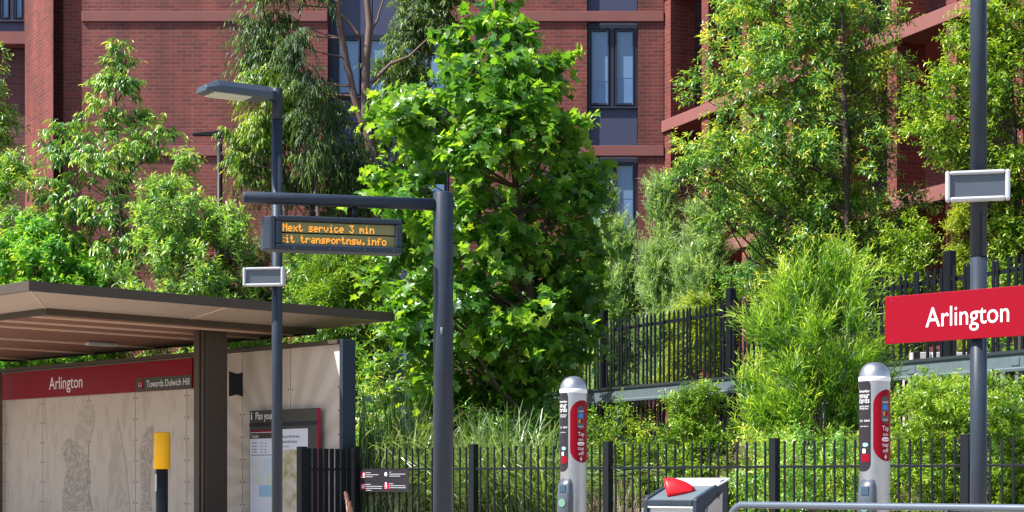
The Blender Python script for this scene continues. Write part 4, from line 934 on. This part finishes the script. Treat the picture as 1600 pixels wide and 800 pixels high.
plant('purple_leaf_shrub', 'purplish green shrub between the lamp post and the pointed leaf shrub', 'shrub', 31.6,
  [(385, 350, 430), (420, 300, 450), (470, 280, 470), (600, 280, 470)], LM['purple'], (.1, .035), 'ovate', clumps=140, cr=.2, shoots=13, per=9, slen=.17, droop=.05, updir=.7, seed=13, limbs=15, tb=.5, young=0.8)
euc_trunks = [[(600, 760, 0.136), (596, 520, 0.128), (590, 350, 0.120), (580, 240, 0.112), (570, 190, 0.096), (571, 130, 0.084), (572, 100, 0.080), (576, 40, 0.068), (568, -80, 0.048)],
              [(570, 205, 0.080), (553, 150, 0.072), (540, 90, 0.068), (530, 30, 0.064), (524, -60, 0.048)],
              [(562, 58, 0.040), (545, 35, 0.036), (522, 12, 0.024), (470, 8, 0.016)],
              [(572, 60, 0.036), (590, 30, 0.024), (602, -10, 0.016)], [(580, 130, 0.040), (610, 100, 0.032), (640, 88, 0.024), (690, 40, 0.012)]]
plant('eucalyptus_tree', 'tall gum tree with forked bare trunk and weeping leaves before the blue windows', 'tree', 35.5,
  [(-40, 380, 560), (15, 375, 470), (60, 370, 440), (100, 385, 430), (135, 380, 545), (180, 430, 560), (230, 355, 600), (290, 380, 600), (310, 500, 620)], LM['euc'], (.2, .032), 'lance', clumps=88, cr=.34, shoots=15, per=12, slen=.5, droop=1.3, updir=.1, bias=.6, depthf=.6,
  trunk=euc_trunks, bark=BARK_E, seed=15, limbs=40, limb_r=.014, tb=.4, spread=0.75, young=.5)
plant('weeping_wattle', 'dull green weeping foliage hanging left of the gum tree trunk, above the display', 'tree', 34.3,
  [(45, 418, 475), (70, 420, 495), (100, 425, 520), (150, 445, 532), (185, 450, 530), (225, 455, 520), (265, 470, 510)], LM['euc'], (.22, .022), 'lance', clumps=15, cr=0.25, shoots=16, per=14, slen=0.34, droop=1.4, updir=-0.2,
  trunk=[(505, 620, .05), (500, 400, .045), (490, 200, .03), (470, 80, .012)], bark=BARK_E, seed=16, limbs=26, tb=0.45, spread=0.6, young=0.3)
plant('golden_wattle', 'yellow tipped weeping foliage just behind the square lamp head', 'tree', 34.6,
  [(115, 375, 440), (140, 370, 460), (180, 388, 450), (215, 350, 440), (255, 345, 425), (275, 360, 410)], LM['lime'], (.16, .03), 'lance', clumps=24, cr=.22, shoots=13, per=11, slen=.35, droop=1.3, updir=.3,
  trunk=[(470, 620, .05), (455, 400, .04), (430, 220, .025), (405, 130, .01)], bark=BARK_E, seed=17, limbs=20, tb=.5, spread=.6, young=.7)
plant('gum_sapling', 'dull green gum foliage filling the gap between the gum trunk and the plane tree', 'tree', 36.6,
  [(-40, 620, 760), (20, 610, 740), (52, 600, 700), (80, 580, 690), (120, 565, 690), (160, 570, 680), (210, 570, 660), (260, 540, 640), (320, 480, 640), (420, 440, 640), (470, 440, 640)], LM['euc'], (.16, .034), 'lance', clumps=190, cr=.3, shoots=14, per=11, slen=.34, droop=1.1, updir=.3, bias=.55,
  trunk=[(640, 620, .07), (655, 350, .05), (665, 150, .03), (680, 0, .015)], bark=BARK_E, seed=18, limbs=40, tb=0.45, spread=.7, young=.5)
plant('spiky_bush', 'yellow green spiky bush behind the canopy tip, left of the plane tree', 'shrub', 29.5,
  [(398, 490, 580), (430, 468, 610), (470, 462, 640), (520, 460, 640), (600, 460, 640)], LM['lime'], (.16, .026), 'lance', clumps=88, cr=.24, shoots=13, per=11, slen=.25, droop=.15, updir=.8, seed=20, limbs=20, tb=.36, young=.5)
plant('mixed_bush', 'green bush behind the amber display, over the canopy', 'shrub', 30.5,
  [(385, 430, 520), (420, 430, 540), (500, 420, 560), (600, 420, 560)], LM['mid'], (.1, .04), 'ovate', clumps=62, cr=.22, shoots=13, per=9, slen=.2, droop=.2, updir=.6, seed=21, limbs=15, tb=.5, young=.5)
# behind the upper fence
for i, (px, pt, hw) in enumerate([(960, 300, 46), (1035, 292, 42)]):
    plant('feathery_shrub', ['grey green feathery shrub, left of the two beneath the blue windows', 'grey green feathery shrub, right of the two below the brick pier'][i], 'shrub', 34.5-.5*i,
      [(pt, px-12, px+14), (pt+50, px-20, px+22), (pt+110, px-hw*.75, px+hw*.75), (pt+200, px-hw-4, px+hw+4), (pt+330, px-hw-8, px+hw+6)], LM['feather'], (.11, .019), 'needle', clumps=112, cr=.2, shoots=18, per=20, slen=.38, droop=-.1, updir=1.9, bias=.5, seed=30+i, limbs=10, tb=.42, spread=.62, young=.4, group='feathery shrubs behind the palisade fence')
plant('feathery_shrub', 'low grey green feathery shrub beside the tall fine leaved tree', 'shrub', 33.2,
  [(335, 1085, 1110), (370, 1065, 1130), (430, 1055, 1140), (560, 1055, 1140)], LM['feather'], (.1, .018), 'needle', clumps=75, cr=.2, shoots=23, per=20, slen=.34, droop=-.1, updir=1.2, seed=33, limbs=20, tb=.4, spread=.62, group='feathery shrubs behind the palisade fence')
plant('hedge_bush', 'bright green bush behind the left end of the palisade fence', 'shrub', 35.6,
  [(410, 890, 960), (440, 850, 1010), (500, 830, 1030), (620, 820, 1030), (700, 820, 1030)], LM['eucg'], (.1, .04), 'ovate', clumps=138, cr=.25, shoots=14, per=9, slen=.2, droop=.15, updir=.6, seed=35, limbs=20, tb=.6, young=.5)
plant('yellow_bush', 'yellow bush behind the palisade fence, left of its tall post', 'shrub', 31.5,
  [(465, 1070, 1120), (490, 1040, 1135), (560, 1020, 1140), (640, 1010, 1150)], LM['yel'], (.09, .03), 'ovate', clumps=75, cr=.2, shoots=13, per=9, slen=.2, droop=.1, updir=.7, seed=36, limbs=15, tb=.45, young=.3)
plant('shade_bush', 'dark green bush behind the palisade fence under the tall tree', 'shrub', 31.6,
  [(300, 1180, 1400), (340, 1140, 1430), (400, 1120, 1440), (520, 1120, 1440), (640, 1120, 1440)], LM['mid'], (.1, .04), 'ovate', clumps=260, cr=.25, shoots=13, per=9, slen=.22, droop=.1, updir=.6, seed=37, limbs=20, tb=0.4, young=.4)
plant('fine_leaved_tree', 'tall airy tree with a thin dark trunk before the brick wing', 'tree', 30,
  [(-60, 1110, 1460), (0, 1090, 1430), (40, 1080, 1440), (90, 1066, 1435), (140, 1056, 1425), (190, 1066, 1440), (240, 1032, 1445), (280, 1030, 1450), (330, 1060, 1470), (390, 1110, 1475), (450, 1130, 1460)], LM['mid'], (.105, .038), 'ovate', clumps=340, cr=0.27, shoots=16, per=9, slen=.26, droop=.35, updir=.4, bias=0.6, depthf=.55,
  trunk=[(1314, 620, .065, -.6), (1312, 440, .055, -.8), (1308, 250, .047, -.8), (1306, 100, .036, -.7), (1302, -60, .022, -.6)], bark=BARK_D, seed=40, limbs=110, limb_r=.011, tb=0.5, spread=.8, young=0.85)
plant('right_tree', 'yellow green tree filling the top right corner behind the sign post', 'tree', 26.8,
  [(-50, 1500, 1720), (0, 1478, 1720), (40, 1470, 1720), (80, 1478, 1720), (120, 1430, 1720), (170, 1400, 1720), (215, 1395, 1720), (260, 1460, 1720), (320, 1530, 1720), (400, 1530, 1720), (460, 1520, 1720)], LM['lime'], (.085, .034), 'ovate', clumps=350, cr=.24, shoots=14, per=9, slen=.22, droop=.3, updir=.5, bias=.5, depthf=.6,
  trunk=[(1600, 640, .08), (1596, 400, .06), (1585, 200, .04), (1570, 0, .02)], bark=BARK_D, seed=41, limbs=70, limb_r=.012, tb=0.5, spread=.8, young=0.8)
plant('hedge_bush', 'light green bush left of the tall sign post, level with the loudspeaker', 'shrub', 28.5,
  [(345, 1385, 1440), (370, 1370, 1470), (430, 1370, 1480), (560, 1370, 1480)], LM['lime'], (.09, .03), 'ovate', clumps=62, cr=.2, shoots=13, per=9, slen=.18, droop=.1, updir=.7, seed=42, limbs=15, tb=0.45, young=.5)
plant('yellow_bush', 'pale yellow bush just left of the sign post under the white loudspeaker', 'shrub', 28,
  [(322, 1490, 1515), (345, 1478, 1530), (400, 1475, 1535), (445, 1480, 1530), (560, 1480, 1530)], LM['yel'], (.06, .025), 'ovate', clumps=45, cr=.16, shoots=16, per=10, slen=.15, droop=.1, updir=.5, seed=43, limbs=12, tb=.62, young=.3)
plant('hedge_bush', 'leafy green bush right of the sign post over the red sign', 'shrub', 27.6,
  [(370, 1540, 1700), (420, 1530, 1720), (480, 1520, 1720), (580, 1520, 1720)], LM['eucg'], (.09, .035), 'ovate', clumps=88, cr=.2, shoots=13, per=9, slen=.18, droop=.1, updir=.7, seed=44, limbs=15, tb=.6, young=.6)
# between the fences
plant('bottlebrush_shrub', 'large lime green feathery shrub between the two fences, left of the right reader pole', 'shrub', 21.3,
  [(415, 1270, 1300), (440, 1240, 1335), (462, 1205, 1362), (490, 1170, 1366), (520, 1155, 1372), (570, 1158, 1380), (620, 1150, 1388), (690, 1140, 1385), (810, 1140, 1370)], LM['fresh'], (.15, .016), 'lance', clumps=95, cr=0.16, shoots=16, per=15, slen=0.42, droop=-.1, updir=1.5, bias=0.4, seed=50, limbs=40, tb=0.42, spread=0.45, young=0.7)
plant('rounded_shrub', 'small leaved yellow green shrub behind the fence, over the metal cabinet', 'shrub', 21.8,
  [(600, 1075, 1120), (620, 1040, 1150), (660, 1022, 1160), (720, 1020, 1170), (820, 1020, 1170)], LM['lime'], (.05, .024), 'ovate', clumps=106, cr=.16, shoots=17, per=10, slen=.13, droop=.1, updir=.6, seed=51, limbs=15, tb=.45, young=.5)
plant('rounded_shrub', 'small leaved yellow green shrub under the red name sign at right', 'shrub', 19.6,
  [(597, 1410, 1640), (612, 1385, 1680), (650, 1370, 1680), (720, 1370, 1700), (820, 1370, 1700)], LM['lime'], (.05, .024), 'ovate', clumps=300, cr=.17, shoots=17, per=10, slen=.14, droop=.1, updir=.6, seed=52, limbs=20, tb=.55, young=.5)
plant('low_shrub', 'dark green low shrub behind the fence right of the cabinet', 'shrub', 20,
  [(690, 1150, 1400), (720, 1130, 1420), (810, 1130, 1420)], LM['mid'], (.07, .022), 'ovate', clumps=75, cr=.18, shoots=14, per=9, slen=.2, droop=.1, updir=.8, seed=53, limbs=12, tb=.55, young=.4)
plant('low_shrub', 'green low shrub behind the fence beneath the plane tree', 'shrub', 24.8,
  [(655, 720, 880), (700, 700, 1010), (760, 690, 1040), (820, 690, 1040)], LM['mid'], (.1, .03), 'ovate', clumps=170, cr=.2, shoots=12, per=9, slen=.22, droop=.2, updir=.7, seed=54, limbs=12, tb=.35, young=.4, depthf=0.25)
plant('mixed_bush', 'green bush behind the strap leaves, between shelter end post and plane tree', 'shrub', 28,
  [(500, 540, 640), (540, 530, 700), (600, 530, 720), (700, 530, 740), (820, 530, 740)], LM['mid'], (.1, .04), 'ovate', clumps=90, cr=.22, shoots=12, per=9, slen=.2, droop=.2, updir=.6, seed=22, limbs=15, tb=.5, young=.5)
plant('mixed_bush', 'light green bush under the guard rail right of the left reader pole', 'shrub', 23.6,
  [(640, 930, 1010), (660, 900, 1040), (720, 880, 1050), (820, 880, 1050)], LM['lime'], (.06, .022), 'ovate', clumps=60, cr=.17, shoots=12, per=9, slen=.18, droop=.1, updir=.7, seed=23, limbs=15, tb=.5, young=.5)
plant('shade_bush', 'dark green bush in the shade directly behind the plane tree trunk', 'shrub', 30.5,
  [(440, 700, 860), (500, 650, 900), (620, 640, 900), (760, 640, 900)], LM['plane'], (.11, .05), 'ovate', clumps=90, cr=.26, shoots=11, per=9, slen=.24, droop=.3, updir=.5, seed=24, limbs=15, tb=.25, young=.3)
rr = random.Random(4); i = 0
G_ = 'strap leaved clumps behind the fence'
spots = [(592, 24.1, 2.6), (622, 24.3, 2.75), (655, 23.9, 2.55), (688, 23.8, 2.2), (605, 23.4, 2.1), (645, 23.1, 2.1), (745, 22.8, 2.3), (800, 22.5, 2.4), (850, 22.2, 2.2), (770, 22.2, .8), (830, 22.0, .75), (1000, 21.4, .7), (905, 21.9, .8), (1060, 20.6, .7), (1440, 17.9, .8), (1500, 17.7, .7), (1570, 17.6, .8)]
where = ['beside the shelter end post', 'above the rules sign', 'left of the display post, the tallest arching one', 'directly behind the display post', 'low behind the rules sign', 'low at the right of the rules sign', 'right of the display post', 'under the plane tree', 'left of the nearer-to-centre reader pole',
  'low, midway from display post to reader pole', 'low, just left of the stainless reader pole', 'behind the fence left of the cabinet', 'behind the left reader pole', 'behind the cabinet', 'right of the right reader pole', 'behind the sign post foot', 'at the bottom right corner']
for (px, Y, ln), wh in zip(spots, where):
    tussock('strap_leaf_plant', 'arching strap leaved plant '+wh, 'plant', px, 800, Y, 420 if ln > 1 else 220, ln, LM['strap'], 60+i, .8 if ln > 2 else .8, .026, .13, G_); i += 1
tussock('dry_twig_plant', 'dry grey brown twiggy plant behind the fence right of the left reader pole', 'plant', 965, 800, 21.3, 220, 1.0, LM['dry'], 90, .6, .006, .16, None, stiff=.35)
tussock('dry_twig_plant', 'sparse dry twigs behind the fence near the cabinet', 'plant', 1010, 800, 21.0, 120, .75, LM['dry'], 91, .6, .006, .16, None, stiff=.35)
# pink grass plume near the short fence panel
Yg = 17.0; q = W(546, 800, Yg); q.z = 0
fg = thing('grass_plume', 'pink brown feathery grass plume in front of the short fence panel', 'plant', q)
mb = MB(); tip = W(540, 772, Yg); mb.tube([q, q.lerp(tip, .5)+Vector((.02, 0, 0)), tip], .003, 5); mb.build('stem', M['batten'], fg)
rng = np.random.default_rng(5); n = 420; tt = rng.random(n); ax = np.array(W(549, 806, Yg)); bx_ = np.array(tip)
P = ax+(bx_-ax)*tt[:, None]; D = norm(bx_-ax)+rng.normal(size=(n, 3))*.35
foliage_mesh('plume', P, D, rng.normal(size=(n, 3)), np.full(n, .05)*(1.1-.5*tt), np.full(n, .005), rng.random(n), 'needle', leaf_mat('plume', [(.3, .15, .17), (.5, .32, .33)], .3, .7), fg, wl(fg))
